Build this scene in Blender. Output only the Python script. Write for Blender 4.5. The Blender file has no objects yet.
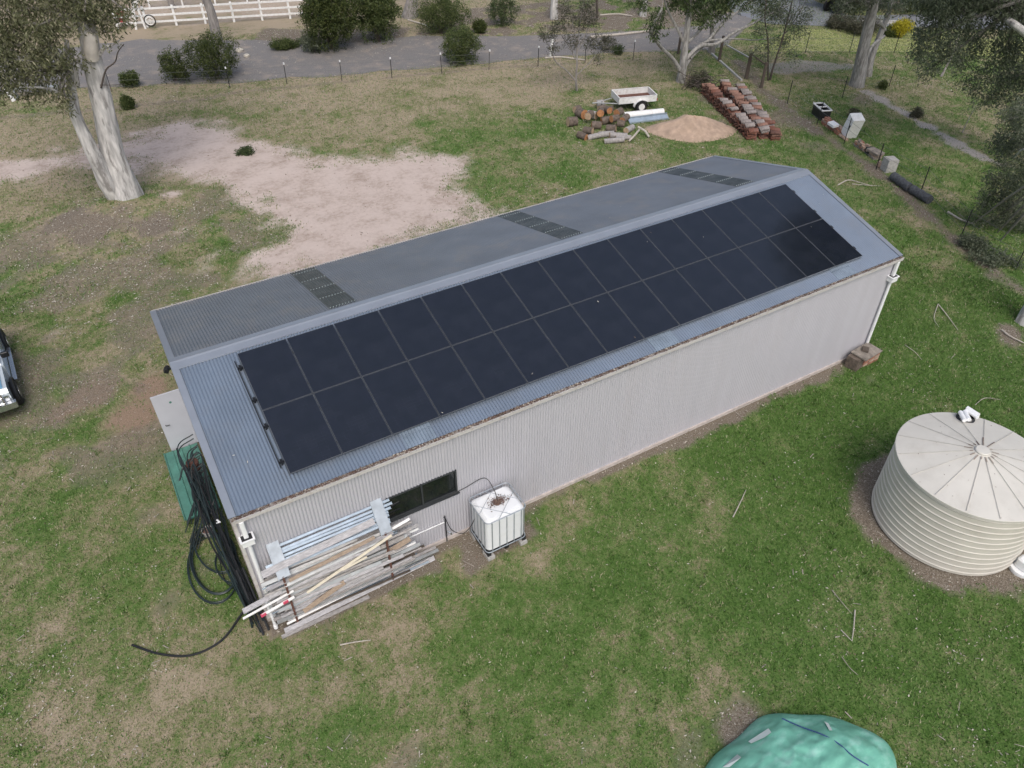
import bpy, math, random
import numpy as np
from mathutils import Vector, Matrix, Euler
PI=math.pi
random.seed(7); RS=np.random.RandomState(11)
SC=bpy.context.scene; COL=SC.collection

# ------------------------------------------------------------------ camera
CP=np.array([-0.0888,-11.245,15.4057]); YAW=0.5277; PIT=0.7045; FPX=755.242
_f=np.array([math.cos(PIT)*math.sin(YAW),math.cos(PIT)*math.cos(YAW),-math.sin(PIT)])
_r=np.array([math.cos(YAW),-math.sin(YAW),0.0]); _u=np.cross(_r,_f)
def ray(u,v): return _r*(u-512)/FPX-_u*(v-384)/FPX+_f
def G(u,v,z=0.0):                      # survey: a point of the site at height z
    d=ray(u,v); t=(z-CP[2])/d[2]; q=CP+t*d; return Vector((q[0],q[1],z))
def D(u,v,y):                          # survey: a point in the vertical plane y
    d=ray(u,v); t=(y-CP[1])/d[1]; return Vector(CP+t*d)
cam=bpy.data.cameras.new('camera'); co=bpy.data.objects.new('camera',cam); COL.objects.link(co)
co.location=CP; co.rotation_euler=(PI/2-PIT,0,-YAW)
cam.sensor_width=36; cam.lens=FPX/1024*36; cam.clip_end=2000; cam.clip_start=.1
SC.camera=co

# ------------------------------------------------------------------ world and sun
w=bpy.data.worlds.new("World"); SC.world=w; w.use_nodes=True
nt=w.node_tree; bg=nt.nodes['Background']
sk=nt.nodes.new('ShaderNodeTexSky'); sk.sky_type='NISHITA'; sk.sun_disc=False
SUN_EL=math.radians(52); SUN_AZ=math.radians(200)
sk.sun_elevation=SUN_EL; sk.sun_rotation=SUN_AZ; sk.dust_density=4; sk.air_density=1.0; sk.ozone_density=1.0
hs=nt.nodes.new('ShaderNodeHueSaturation'); hs.inputs['Saturation'].default_value=.78
nt.links.new(sk.outputs[0],hs.inputs['Color']); nt.links.new(hs.outputs[0],bg.inputs[0])
bg.inputs[1].default_value=0.13
sl=bpy.data.lights.new('sun','SUN'); sl.energy=1.0; sl.angle=math.radians(24); sl.color=(1,.96,.9)
so=bpy.data.objects.new('sun',sl); COL.objects.link(so)
sd=Vector((math.sin(SUN_AZ)*math.cos(SUN_EL),math.cos(SUN_AZ)*math.cos(SUN_EL),math.sin(SUN_EL)))
so.rotation_euler=sd.to_track_quat('Z','Y').to_euler(); so.location=(0,0,40)
SC.view_settings.view_transform='Standard'; SC.view_settings.look='None'
SC.view_settings.exposure=0.34; SC.view_settings.gamma=1

# ------------------------------------------------------------------ materials
MATS={}
def mk(name,col,rough=.7,metal=0.0,var=.12,scale=6,bump=0.0,bscale=40,spec=.5,stain=None,sscale=2.5,samt=.5,trans=0.0,coat=0.0,stretch=None,sr=(.5,.68)):
    m=bpy.data.materials.new(name); m.use_nodes=True; n=m.node_tree; P=n.nodes['Principled BSDF']; L=n.links.new
    P.inputs['Roughness'].default_value=rough; P.inputs['Metallic'].default_value=metal
    P.inputs['Specular IOR Level'].default_value=spec; P.inputs['Coat Weight'].default_value=coat
    P.inputs['Transmission Weight'].default_value=trans
    tc=n.nodes.new('ShaderNodeTexCoord'); src=tc.outputs['Object']
    if stretch:
        mp=n.nodes.new('ShaderNodeMapping'); mp.inputs['Scale'].default_value=stretch; L(src,mp.inputs[0]); src=mp.outputs[0]
    no=n.nodes.new('ShaderNodeTexNoise'); no.inputs['Scale'].default_value=scale; no.inputs['Detail'].default_value=6; L(src,no.inputs['Vector'])
    mr=n.nodes.new('ShaderNodeMapRange'); mr.inputs[1].default_value=.25; mr.inputs[2].default_value=.75
    mr.inputs[3].default_value=1-var*1.6; mr.inputs[4].default_value=1+var*1.4; L(no.outputs[0],mr.inputs[0])
    mx=n.nodes.new('ShaderNodeVectorMath'); mx.operation='SCALE'; mx.inputs[0].default_value=col[:3]; L(mr.outputs[0],mx.inputs['Scale'])
    out=mx.outputs[0]
    if stain:
        n2=n.nodes.new('ShaderNodeTexNoise'); n2.inputs['Scale'].default_value=sscale; n2.inputs['Detail'].default_value=8; n2.inputs['Roughness'].default_value=.7; L(src,n2.inputs['Vector'])
        r2=n.nodes.new('ShaderNodeMapRange'); r2.inputs[1].default_value=sr[0]; r2.inputs[2].default_value=sr[1]; r2.inputs[4].default_value=samt; L(n2.outputs[0],r2.inputs[0])
        mm=n.nodes.new('ShaderNodeMix'); mm.data_type='RGBA'; L(r2.outputs[0],mm.inputs[0]); L(out,mm.inputs[6]); mm.inputs[7].default_value=(*stain,1); out=mm.outputs[2]
    L(out,P.inputs['Base Color'])
    if bump:
        nb=n.nodes.new('ShaderNodeTexNoise'); nb.inputs['Scale'].default_value=bscale; nb.inputs['Detail'].default_value=4; L(src,nb.inputs['Vector'])
        b=n.nodes.new('ShaderNodeBump'); b.inputs['Strength'].default_value=bump; b.inputs['Distance'].default_value=.02; L(nb.outputs[0],b.inputs['Height']); L(b.outputs[0],P.inputs['Normal'])
    MATS[name]=m; return m
def leafmat(name,c1,c2,c3,rough=.5,thin=True):
    m=bpy.data.materials.new(name); m.use_nodes=True; n=m.node_tree; P=n.nodes['Principled BSDF']; L=n.links.new
    a=n.nodes.new('ShaderNodeAttribute'); a.attribute_name='var'
    r=n.nodes.new('ShaderNodeValToRGB'); e=r.color_ramp.elements
    e[0].color=(*c1,1); e[1].color=(*c3,1); x=e.new(.5); x.color=(*c2,1)
    L(a.outputs['Fac'],r.inputs[0]); L(r.outputs[0],P.inputs['Base Color'])
    if thin:
        t=n.nodes.new('ShaderNodeBsdfTranslucent'); L(r.outputs[0],t.inputs[0]); x_=n.nodes.new('ShaderNodeMixShader'); x_.inputs[0].default_value=.38; L(P.outputs[0],x_.inputs[1]); L(t.outputs[0],x_.inputs[2]); L(x_.outputs[0],n.nodes['Material Output'].inputs[0]); P.inputs['Roughness'].default_value=rough
    P.inputs['Specular IOR Level'].default_value=.3
    MATS[name]=m; return m

mk('wall_steel',(.475,.47,.51),.42,0,.025,1.2,stain=(.42,.39,.39),sscale=.8,samt=.16,stretch=(2.2,1,.25))
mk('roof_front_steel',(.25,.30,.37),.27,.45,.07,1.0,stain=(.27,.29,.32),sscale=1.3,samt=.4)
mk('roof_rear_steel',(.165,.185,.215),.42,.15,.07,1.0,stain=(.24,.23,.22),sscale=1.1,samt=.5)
mk('ridge_steel',(.27,.30,.35),.36,.25,.05,2)
mk('cream_steel',(.54,.52,.51),.45,0,.06,3,stain=(.33,.27,.22),sscale=6,samt=.6)
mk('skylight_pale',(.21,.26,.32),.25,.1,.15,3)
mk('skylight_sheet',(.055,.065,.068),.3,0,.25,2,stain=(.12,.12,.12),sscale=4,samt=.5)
mk('white_plastic',(.80,.81,.82),.4,0,.03,5)
mk('ibc_plastic',(.78,.80,.82),.35,0,.05,3,stain=(.55,.55,.52),sscale=3,samt=.3)
mk('white_metal',(.72,.72,.71),.45,0,.06,6,stain=(.4,.34,.28),sscale=7,samt=.5)
mk('screw_white',(.30,.34,.34),.4)
mk('galvanised',(.42,.46,.50),.38,.55,.14,5,bump=.1)
mk('galv_blue',(.40,.48,.56),.35,.45,.12,5)
mk('galv_dull',(.40,.42,.43),.5,.3,.16,4,stain=(.3,.27,.24),sscale=5,samt=.4)
mk('rust_steel',(.13,.06,.045),.85,0,.3,12,bump=.3)
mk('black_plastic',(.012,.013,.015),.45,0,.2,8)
mk('dark_pipe',(.018,.030,.032),.42,0,.3,4)
mk('green_steel',(.09,.24,.19),.45,0,.15,4,stain=(.05,.09,.08),sscale=3,samt=.5)
mk('door_paint',(.52,.53,.58),.45,0,.04,2)
mk('dark_metal',(.03,.03,.033),.5,.3)
mk('frame_black',(.018,.019,.022),.35,.4,.1)
mk('frame_edge',(.12,.128,.14),.4,.2,.1)
mk('window_frame',(.05,.055,.06),.5,.2)
mk('window_glass',(.012,.015,.016),.06,0,.3,2,spec=.6)
mk('blind_strip',(.15,.16,.17),.6)
mk('weathered_wood',(.36,.34,.33),.85,0,.28,9,bump=.3,stretch=(1,6,6))
mk('grey_wood',(.42,.41,.42),.85,0,.25,9,bump=.3,stretch=(1,6,6))
mk('pale_wood',(.60,.55,.44),.75,0,.12,9,stretch=(1,6,6))
mk('orange_wood',(.30,.23,.17),.75,0,.25,9,stretch=(1,6,6))
mk('dark_wood',(.10,.08,.065),.9,0,.3,9,bump=.4,stretch=(1,6,6))
mk('pink_paint',(.6,.08,.14),.6)
mk('concrete',(.42,.41,.39),.85,0,.15,10,bump=.3)
mk('slab_concrete',(.48,.43,.40),.85,0,.15,6,bump=.3)
mk('brick',(.34,.16,.11),.9,0,.25,9,bump=.4)
mk('brick_pale',(.42,.30,.23),.9,0,.25,9,bump=.4)
mk('stone',(.24,.21,.18),.9,0,.3,7,bump=.5)
mk('terracotta',(.185,.075,.05),.9,0,.3,7,bump=.3,stain=(.16,.13,.12),sscale=6,samt=.6)
mk('tile_dark',(.13,.065,.05),.9,0,.3,7,bump=.3)
mk('tile_pink',(.25,.14,.105),.9,0,.3,7,bump=.3)
mk('tile_grey',(.27,.235,.22),.9,0,.28,7,bump=.3)
mk('tank_steel',(.56,.535,.48),.5,0,.05,1.5,stain=(.42,.38,.32),sscale=2,samt=.35)
mk('tank_roof_steel',(.60,.58,.53),.5,0,.05,1.5,stain=(.44,.41,.36),sscale=2,samt=.35)
mk('tank_seam',(.50,.48,.44),.6)
mk('tank_rust',(.16,.10,.07),.9)
mk('debris_brown',(.15,.095,.08),.95,0,.4,20,bump=.8)
mk('tarp_green',(.18,.49,.37),.38,0,.14,1.6,bump=.25,bscale=4,stain=(.34,.60,.52),sscale=1.6,samt=.8,stretch=(1,2.2,1))
mk('tarp_patch',(.66,.74,.72),.4,0,.1,3)
mk('rope_blue',(.03,.07,.20),.7)
mk('sand',(.42,.31,.235),.95,0,.14,4,bump=.5,bscale=30,stain=(.28,.21,.16),sscale=1.6,samt=.7)
mk('rubber',(.015,.015,.016),.8,0,.2,8)
mk('car_paint',(.50,.56,.60),.25,.1,.04,2,coat=.6)
mk('car_blue',(.20,.40,.56),.12,.3,.06,2,coat=.8)
mk('car_glass',(.02,.03,.035),.05,0,.1)
mk('chrome',(.6,.62,.65),.2,.9,.05)
mk('amber',(.6,.2,.03),.3)
mk('red_paint',(.45,.10,.09),.6)
mk('white_paint',(.78,.78,.77),.5,0,.07,6,stain=(.5,.47,.42),sscale=5,samt=.4)
mk('bark_pale',(.52,.505,.49),.85,0,.26,3.2,bump=.6,bscale=12,stain=(.20,.185,.175),sscale=1.3,samt=.75,stretch=(2.6,2.6,.5),sr=(.535,.60))
mk('bark_midgrey',(.33,.32,.305),.85,0,.3,4,bump=.6,bscale=14,stain=(.15,.14,.13),sscale=2.5,samt=.8,stretch=(3,3,.6),sr=(.5,.6))
mk('bark_grey',(.27,.25,.235),.9,0,.25,4,bump=.6,bscale=14,stain=(.14,.12,.11),sscale=3,samt=.8,stretch=(2.5,2.5,.4))
mk('bark_white',(.68,.63,.57),.8,0,.1,4,bump=.3)
mk('bark_dark',(.085,.07,.06),.9,0,.3,5,bump=.5)
mk('log_bark',(.14,.11,.09),.95,0,.35,8,bump=.7)
mk('log_grey',(.33,.31,.30),.9,0,.25,8,bump=.5)
mk('log_cut',(.40,.19,.085),.85,0,.2,9)
mk('log_cut_pale',(.46,.33,.22),.85,0,.2,9)
mk('driftwood',(.46,.42,.37),.9,0,.15,8)
mk('gravel_road',(.185,.176,.172),.95,0,.25,16,bump=.25,bscale=30,stain=(.29,.25,.215),sscale=.9,samt=.9)
mk('far_lawn',(.27,.29,.105),.95,0,.25,3,bump=.4,stain=(.34,.31,.16),sscale=1.4,samt=.7)
mk('asphalt_far',(.19,.20,.225),.9,0,.1,1)
mk('mulch',(.085,.068,.055),.95,0,.4,5,bump=.8)
mk('leaf_pale',(.52,.48,.41),.8,0,.3,2)
mk('leaf_brown',(.20,.14,.10),.9,0,.4,2)
mk('twig',(.34,.30,.26),.9,0,.3,3)
mk('wire',(.20,.20,.20),.6,.4)
mk('yellow_paint',(.65,.38,.05),.5)
mk('hessian_black',(.075,.08,.09),.9,0,.3,12,bump=.5)
leafmat('leaf_gum',(.052,.062,.028),(.165,.178,.092),(.38,.36,.24))
leafmat('leaf_gum_green',(.028,.048,.018),(.080,.118,.045),(.20,.225,.11))
leafmat('leaf_grey_green',(.055,.072,.046),(.15,.178,.115),(.29,.31,.23))
leafmat('leaf_sparse',(.06,.062,.042),(.11,.11,.075),(.19,.18,.13))
leafmat('leaf_shrub',(.026,.040,.013),(.075,.10,.030),(.17,.19,.065))
leafmat('leaf_shrub_light',(.034,.052,.018),(.095,.13,.042),(.21,.23,.09))
leafmat('leaf_yellow',(.25,.22,.02),(.50,.45,.04),(.65,.58,.08))
leafmat('grass_blade',(.050,.108,.022),(.108,.195,.046),(.34,.31,.20),.6,False)

# solar cell material: faint bus lines inside nearly black glass
def solar():
    m=bpy.data.materials.new('solar_glass'); m.use_nodes=True; n=m.node_tree; P=n.nodes['Principled BSDF']; L=n.links.new
    tc=n.nodes.new('ShaderNodeTexCoord'); br=n.nodes.new('ShaderNodeTexBrick')
    br.offset=0; br.inputs['Scale'].default_value=1; br.inputs['Brick Width'].default_value=.184; br.inputs['Row Height'].default_value=.092
    br.inputs['Mortar Size'].default_value=.0016; br.inputs['Color1'].default_value=(.009,.012,.019,1); br.inputs['Color2'].default_value=(.011,.014,.023,1); br.inputs['Mortar'].default_value=(.016,.021,.033,1)
    L(tc.outputs['Object'],br.inputs['Vector'])
    no=n.nodes.new('ShaderNodeTexNoise'); no.inputs['Scale'].default_value=1.7; no.inputs['Detail'].default_value=7; L(tc.outputs['Object'],no.inputs['Vector'])
    oi=n.nodes.new('ShaderNodeObjectInfo')
    mr=n.nodes.new('ShaderNodeMapRange'); mr.inputs[3].default_value=.07; mr.inputs[4].default_value=.17; L(no.outputs[0],mr.inputs[0])
    L(mr.outputs[0],P.inputs['Roughness']); 
    mx=n.nodes.new('ShaderNodeMix'); mx.data_type='RGBA'; mx.inputs[7].default_value=(.032,.036,.046,1)
    d=n.nodes.new('ShaderNodeMapRange'); d.inputs[1].default_value=.45; d.inputs[2].default_value=.8; d.inputs[4].default_value=.22; L(no.outputs[0],d.inputs[0]); L(d.outputs[0],mx.inputs[0])
    L(br.outputs[0],mx.inputs[6]); L(mx.outputs[2],P.inputs['Base Color']); P.inputs['Specular IOR Level'].default_value=.8
    MATS['solar_glass']=m
solar()

# ------------------------------------------------------------------ mesh helpers
WL={}   # world location of every object made
def tag(o,label=None,cat=None,group=None,kind=None):
    if label: o['label']=label
    if cat: o['category']=cat
    if group: o['group']=group
    if kind: o['kind']=kind
    return o
def empty(name,loc,label,cat,group=None):
    o=bpy.data.objects.new(name,None); COL.objects.link(o); o.location=loc; o.empty_display_size=.2
    WL[o]=Vector(loc); return tag(o,label,cat,group)
class MB:
    def __init__(s): s.v=[]; s.f=[]; s.m=[]
    def add(s,vs,fs,mi=0):
        b=len(s.v); s.v+= [Vector(a) for a in vs]; s.f+=[tuple(b+i for i in f) for f in fs]; s.m+=[mi]*len(fs); return s
    def box(s,c,d,rot=None,mi=0,taper=1.0):
        x,y,z=d[0]/2,d[1]/2,d[2]/2; c=Vector(c)
        vs=[(-x,-y,-z),(x,-y,-z),(x,y,-z),(-x,y,-z),(-x*taper,-y*taper,z),(x*taper,-y*taper,z),(x*taper,y*taper,z),(-x*taper,y*taper,z)]
        R=rot.to_matrix() if isinstance(rot,Euler) else (rot or Matrix.Identity(3))
        s.add([c+R@Vector(a) for a in vs],[(0,3,2,1),(4,5,6,7),(0,1,5,4),(1,2,6,5),(2,3,7,6),(3,0,4,7)],mi); return s
    def rbox(s,c,d,r=.03,rot=None,mi=0,n=3):      # box with rounded vertical corners
        x,y,z=d[0]/2,d[1]/2,d[2]/2; pts=[]
        for cx,cy,a0 in ((x-r,y-r,0),(-x+r,y-r,PI/2),(-x+r,-y+r,PI),(x-r,-y+r,1.5*PI)):
            for k in range(n+1): a=a0+k*PI/2/n; pts.append((cx+r*math.cos(a),cy+r*math.sin(a)))
        R=rot.to_matrix() if isinstance(rot,Euler) else (rot or Matrix.Identity(3)); c=Vector(c); N=len(pts); e=min(r*.5,z*.4)
        rings=[(-z,e*1.0),(-z+e,0),(z-e,0),(z,e)]; vs=[]
        for zz,ins in rings:
            for (px,py) in pts: vs.append(c+R@Vector((px*(1-ins/max(x,.01)),py*(1-ins/max(y,.01)),zz)))
        fs=[tuple(range(N-1,-1,-1)),tuple(range(3*N,4*N))]
        for k in range(3):
            for i in range(N): fs.append((k*N+i,k*N+(i+1)%N,(k+1)*N+(i+1)%N,(k+1)*N+i))
        return s.add(vs,fs,mi)
    def tube(s,pts,r,n=8,mi=0,caps=True,capmi=None):
        pts=[Vector(p) for p in pts]; k=len(pts); rr=list(r) if hasattr(r,'__len__') else [r]*k
        vs=[]; prev=None
        for i,p in enumerate(pts):
            t=(pts[min(i+1,k-1)]-pts[max(i-1,0)]).normalized()
            if prev is None: a=t.orthogonal().normalized()
            else:
                a=prev-t*prev.dot(t); a=a.normalized() if a.length>1e-6 else t.orthogonal().normalized()
            prev=a; b=t.cross(a)
            for j in range(n):
                q=2*PI*j/n; vs.append(p+(a*math.cos(q)+b*math.sin(q))*rr[i])
        fs=[(i*n+j,i*n+(j+1)%n,(i+1)*n+(j+1)%n,(i+1)*n+j) for i in range(k-1) for j in range(n)]
        s.add(vs,fs,mi)
        if caps:
            b=len(s.v)-len(vs)
            s.f+=[tuple(b+j for j in range(n-1,-1,-1)),tuple(b+(k-1)*n+j for j in range(n))]; s.m+=[capmi if capmi is not None else mi]*2
        return s
    def lathe(s,prof,c,n=32,mi=0):
        c=Vector(c); k=len(prof)
        vs=[c+Vector((r*math.cos(2*PI*j/n),r*math.sin(2*PI*j/n),z)) for r,z in prof for j in range(n)]
        fs=[(i*n+j,i*n+(j+1)%n,(i+1)*n+(j+1)%n,(i+1)*n+j) for i in range(k-1) for j in range(n)]
        return s.add(vs,fs,mi)
    def build(s,name,mats,parent=None,smooth=False,loc=None):
        if not isinstance(mats,(list,tuple)): mats=[mats]
        if parent is not None: base=WL[parent] if loc is None else Vector(loc)
        elif loc is not None: base=Vector(loc)
        else:
            xs=[v.x for v in s.v]; ys=[v.y for v in s.v]; base=Vector(((min(xs)+max(xs))/2,(min(ys)+max(ys))/2,min(v.z for v in s.v)))
        me=bpy.data.meshes.new(name); me.from_pydata([v-base for v in s.v],[],s.f); me.validate()
        for m in mats: me.materials.append(MATS[m])
        if len(mats)>1 and len(me.polygons)==len(s.m): me.polygons.foreach_set('material_index',s.m)
        if smooth:
            me.polygons.foreach_set('use_smooth',[True]*len(me.polygons))
            try: me.set_sharp_from_angle(angle=math.radians(40))
            except Exception: pass
        me.update(); o=bpy.data.objects.new(name,me); COL.objects.link(o)
        if parent is not None: o.parent=parent; o.location=base-WL[parent]
        else: o.location=base
        WL[o]=base; return o
def part(mb,name,mats,parent,smooth=False): return mb.build(name,mats,parent,smooth)
def npmesh(name,V,k,mat,parent=None,var=None,base=None,mats=None,mi=None):
    """V: (N,k,3) array of separate k-gons"""
    N=len(V); base=Vector(base) if base is not None else (WL[parent] if parent is not None else Vector((0,0,0)))
    me=bpy.data.meshes.new(name); W=(V.reshape(-1,3)-np.array(base)).astype(np.float32)
    me.vertices.add(N*k); me.vertices.foreach_set('co',W.ravel())
    me.loops.add(N*k); me.loops.foreach_set('vertex_index',np.arange(N*k,dtype=np.int32))
    me.polygons.add(N); me.polygons.foreach_set('loop_start',np.arange(0,N*k,k,dtype=np.int32))
    me.polygons.foreach_set('loop_total',np.full(N,k,dtype=np.int32))
    for m in (mats or [mat]): me.materials.append(MATS[m])
    if mi is not None: me.polygons.foreach_set('material_index',mi.astype(np.int32))
    if var is not None:
        a=me.attributes.new('var','FLOAT','FACE'); a.data.foreach_set('value',np.clip(var,0,1).astype(np.float32))
    me.update(calc_edges=True); o=bpy.data.objects.new(name,me); COL.objects.link(o)
    if parent is not None: o.parent=parent; o.location=base-WL[parent]
    else: o.location=base
    WL[o]=base; return o
def copy_tree(o,loc=None,label=None,rotz=None):
    c=o.copy(); COL.objects.link(c)
    for ch in o.children:
        d=ch.copy(); COL.objects.link(d); d.parent=c
        for g in ch.children:
            e=g.copy(); COL.objects.link(e); e.parent=d
    if loc is not None: c.location=loc
    if rotz is not None: c.rotation_euler=(0,0,rotz)
    if label: c['label']=label
    return c
ORD=['first','second','third','fourth','fifth','sixth','seventh','eighth','ninth','tenth','eleventh','twelfth','thirteenth','fourteenth','fifteenth','sixteenth']

# value noise
def vn(x,y,seed=0):
    xi=np.floor(x).astype(np.int64); yi=np.floor(y).astype(np.int64); fx=x-xi; fy=y-yi
    fx=fx*fx*(3-2*fx); fy=fy*fy*(3-2*fy)
    def h(a,b):
        n=(a*374761393+b*668265263+seed*974634777)&0x7fffffff; n=((n^(n>>13))*1274126177)&0x7fffffff; n=n^(n>>16)
        return (n&0xffff)/65535.0
    return (h(xi,yi)*(1-fx)+h(xi+1,yi)*fx)*(1-fy)+(h(xi,yi+1)*(1-fx)+h(xi+1,yi+1)*fx)*fy
def fbm(x,y,seed=0,o=4):
    s=0;a=.5;t=0
    for i in range(o): s=s+a*vn(x*2**i,y*2**i,seed+i*7); t+=a; a*=.55
    return s/t
def sdist(x,y,poly):       # >0 inside
    P=np.array([(p[0],p[1]) for p in poly]); n=len(P); d=np.full(x.shape,1e9); ins=np.zeros(x.shape,bool)
    for i in range(n):
        a=P[i]; b=P[(i+1)%n]; ex,ey=b-a; wx=x-a[0]; wy=y-a[1]
        t=np.clip((wx*ex+wy*ey)/(ex*ex+ey*ey+1e-9),0,1); d=np.minimum(d,np.hypot(wx-t*ex,wy-t*ey))
        c=((a[1]>y)!=(b[1]>y))&(x<(b[0]-a[0])*(y-a[1])/(b[1]-a[1]+1e-12)+a[0]); ins^=c
    return np.where(ins,d,-d)
def ldist(x,y,pts):
    P=[(p[0],p[1]) for p in pts]; d=np.full(x.shape,1e9)
    for a,b in zip(P[:-1],P[1:]):
        ex,ey=b[0]-a[0],b[1]-a[1]; wx=x-a[0]; wy=y-a[1]; t=np.clip((wx*ex+wy*ey)/(ex*ex+ey*ey+1e-9),0,1); d=np.minimum(d,np.hypot(wx-t*ex,wy-t*ey))
    return d
def ss(x): x=np.clip(x,0,1); return x*x*(3-2*x)
def gp(l): return [G(*a) for a in l]
TANKC=(16.00,-5.932)
POLY_DIRT=gp([(128,132),(180,124),(245,122),(290,142),(335,154),(400,152),(478,148),(488,168),(486,185),(508,205),(470,235),(420,262),(360,280),(290,290),(225,290),(215,258),(245,240),(228,218),(232,200),(180,190),(150,184),(120,172),(60,172),(20,186),(-60,200),(-60,150),(20,152),(90,145)])
POLY_ROAD=gp([(-40,66),(60,48),(140,40),(260,40),(330,45),(420,36),(520,36),(600,33),(660,30),(700,26),(722,12),(760,14),(735,40),(712,49),(600,54),(490,62),(340,75),(240,82),(120,86),(-40,98)])
POLY_BACK=gp([(395,47),(440,10),(520,2),(640,-6),(720,0),(705,28),(640,32),(520,38),(430,44)])
POLY_BACKL=gp([(250,44),(262,28),(420,26),(410,46),(330,54)])
POLY_FARLAWN=gp([(752,50),(800,28),(910,34),(1060,44),(1060,62),(910,52),(770,52)])
POLY_PADDOCK=gp([(150,30),(310,16),(330,3),(420,0),(420,-20),(100,-20),(120,26)])
PATH=gp([(868,92),(890,106),(935,130),(965,148),(1002,166)])
STRIP=gp([(738,62),(765,92),(800,120),(843,148),(880,175),(915,203),(960,246),(1000,275),(1040,305)])
def wst_(x,y): return ss((8.5-x)/5)*ss((y-4)/4)*ss((27-y)/6)
def masks(x,y):
    n1=fbm(x*.35,y*.35,3)-.5; n2=fbm(x*1.3,y*1.3,9)-.5; n3=fbm(x*.9+40,y*.9,21); n4=fbm(x*.18,y*.18,33)
    def blob(px,py,rx,ry,rot=0,soft=1.0):
        c=math.cos(rot); s=math.sin(rot); dx=x-px; dy=y-py; u=(dx*c+dy*s)/rx; v=(-dx*s+dy*c)/ry
        return ss((1-np.hypot(u,v)+n1*.9+n2*.9)/soft)
    dirt=ss((sdist(x,y,POLY_DIRT)+.8+n1*3.4+n2*2.4)/3.0)
    dirt=dirt*(1-.45*ss((fbm(x*.6,y*.6,77)-.56)/.1)*ss((2.2-sdist(x,y,POLY_DIRT))/2))
    for (u,v,rx,ry,a) in [(180,232,1.2,.7,.6),(215,255,1.5,.9,.6),(205,270,1.0,.8,.5),(175,198,1.2,.6,.8),(255,262,1.5,.7,.5),(35,298,1.2,.5,.4),(60,330,.9,.5,.6)]:
        p=G(u,v); dirt=np.maximum(dirt,a*blob(p.x,p.y,rx,ry,.5))
    # reddish earth (worn by wheels near the door)
    red=np.zeros_like(x)
    for (u,v,rx,ry,a) in [(85,398,1.9,.9,.9),(130,420,1.5,1.0,.8),(40,375,.8,.5,.6),(150,385,1.2,1.1,.8),(60,450,.9,.5,.35),(30,470,.8,.5,.3),(135,445,.9,.6,.6)]:
        p=G(u,v); red=np.maximum(red,1.35*a*blob(p.x,p.y,rx*1.15,ry*1.2,.4))
    lit=np.zeros_like(x)
    lit=np.maximum(lit,.62*wst_(x,y)*ss((fbm(x*.45,y*.45,83)-.42)/.16))
    for (u,v,rx,ry,a) in [(100,236,3.8,2.4,1.15),(65,228,3.0,1.7,1.05),(160,225,2.4,1.6,1.1),(118,275,2.6,1.5,.55),(230,200,1.4,.8,.4),(720,128,1.8,1,.6),(790,120,2.2,2.0,.75),(815,145,1.5,1.2,.5),(720,95,2.4,2.0,.8),(665,130,1.2,.6,.5),(860,98,1.6,1.2,.7),(1010,335,1.0,.75,1),(735,735,1.4,.8,.95),(690,750,1.3,.7,.55),(330,625,.5,.25,.6),(400,768,1.2,.5,.5),(345,745,.7,.4,.7),(590,750,.9,.5,.35),(735,80,2,1.2,.4),(650,535,.9,.4,.35),(560,430,1,.5,.0),(870,380,.6,.35,.7),(960,170,2.2,1,.3),(900,130,1,.8,.2),(200,570,1.0,.8,.6),(140,520,1.3,1.0,.5),(120,470,.9,.8,.6),(170,600,.8,.5,.5),(580,700,.7,.3,.4)]:
        p=G(u,v); lit=np.maximum(lit,a*blob(p.x,p.y,rx,ry,.5))
    rt=np.hypot(x-TANKC[0],y-TANKC[1]); lit=np.maximum(lit,ss((2.55-rt+n2*.9+n1*.4)/.55))
    lit=np.maximum(lit,ss((sdist(x,y,[(-.4,-.45),(20.1,-.45),(20.1,.3),(-.4,.3)])+.12+n2*.7+n1*.4)/.38)*(x>2.7))
    lit=np.maximum(lit,ss((sdist(x,y,[(-.3,-.75),(4,-.75),(4,.3),(-.3,.3)])+n2*.5)/.15))
    lit=np.maximum(lit,ss((sdist(x,y,[(4.3,-1.45),(6.9,-1.2),(6.6,.3),(4.5,.3)])+n2*.7+n1*.3)/.3)*.95)
    lit=np.maximum(lit,.9*ss((.80-ldist(x,y,STRIP)+n2*1.2)/.95))
    lit=np.maximum(lit,(.95-.9*ss((n3-.5)/.12))*ss((sdist(x,y,POLY_BACK)+n1*2+n2)/.8)); lit=np.maximum(lit,.85*ss((sdist(x,y,POLY_BACKL)+n1*2+n2)/.8))
    lit=np.maximum(lit,.5*ss((.5-ldist(x,y,gp([(0,118),(110,108),(200,100),(240,92),(490,68),(640,60)]))+n2*.6)/.4))
    grav=ss((.70-ldist(x,y,PATH)+n2*1.0)/.8)*.9
    grav=np.maximum(grav,ss((sdist(x,y,gp([(760,62),(800,58),(870,64),(850,72),(790,76),(765,74)]))+n2)/.5)*.6)
    # lushness: rich near and to the right, dry and strawy towards the road
    far=np.clip((y*.86+x*.5-14)/22,0,1)
    n5=fbm(x*3.1,y*3.1,27)-.5
    wst=np.maximum(ss((8.5-x)/5)*ss((y-4)/4)*ss((27-y)/6),.55*ss((1.5-x)/4)*ss((y+5)/5)*ss((27-y)/6))
    mid=ss((y-21-.0*x)/6)*ss((38-x)/8)
    lush=.80-.24*far-.24*wst-.34*mid+ (n3-.5)*.75+(n4-.5)*.45+n5*.75+.20*ss((x-9)/8)*ss((4-y)/4)-.12*ss((8-x)/10)*ss((2-y)/3)
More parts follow.
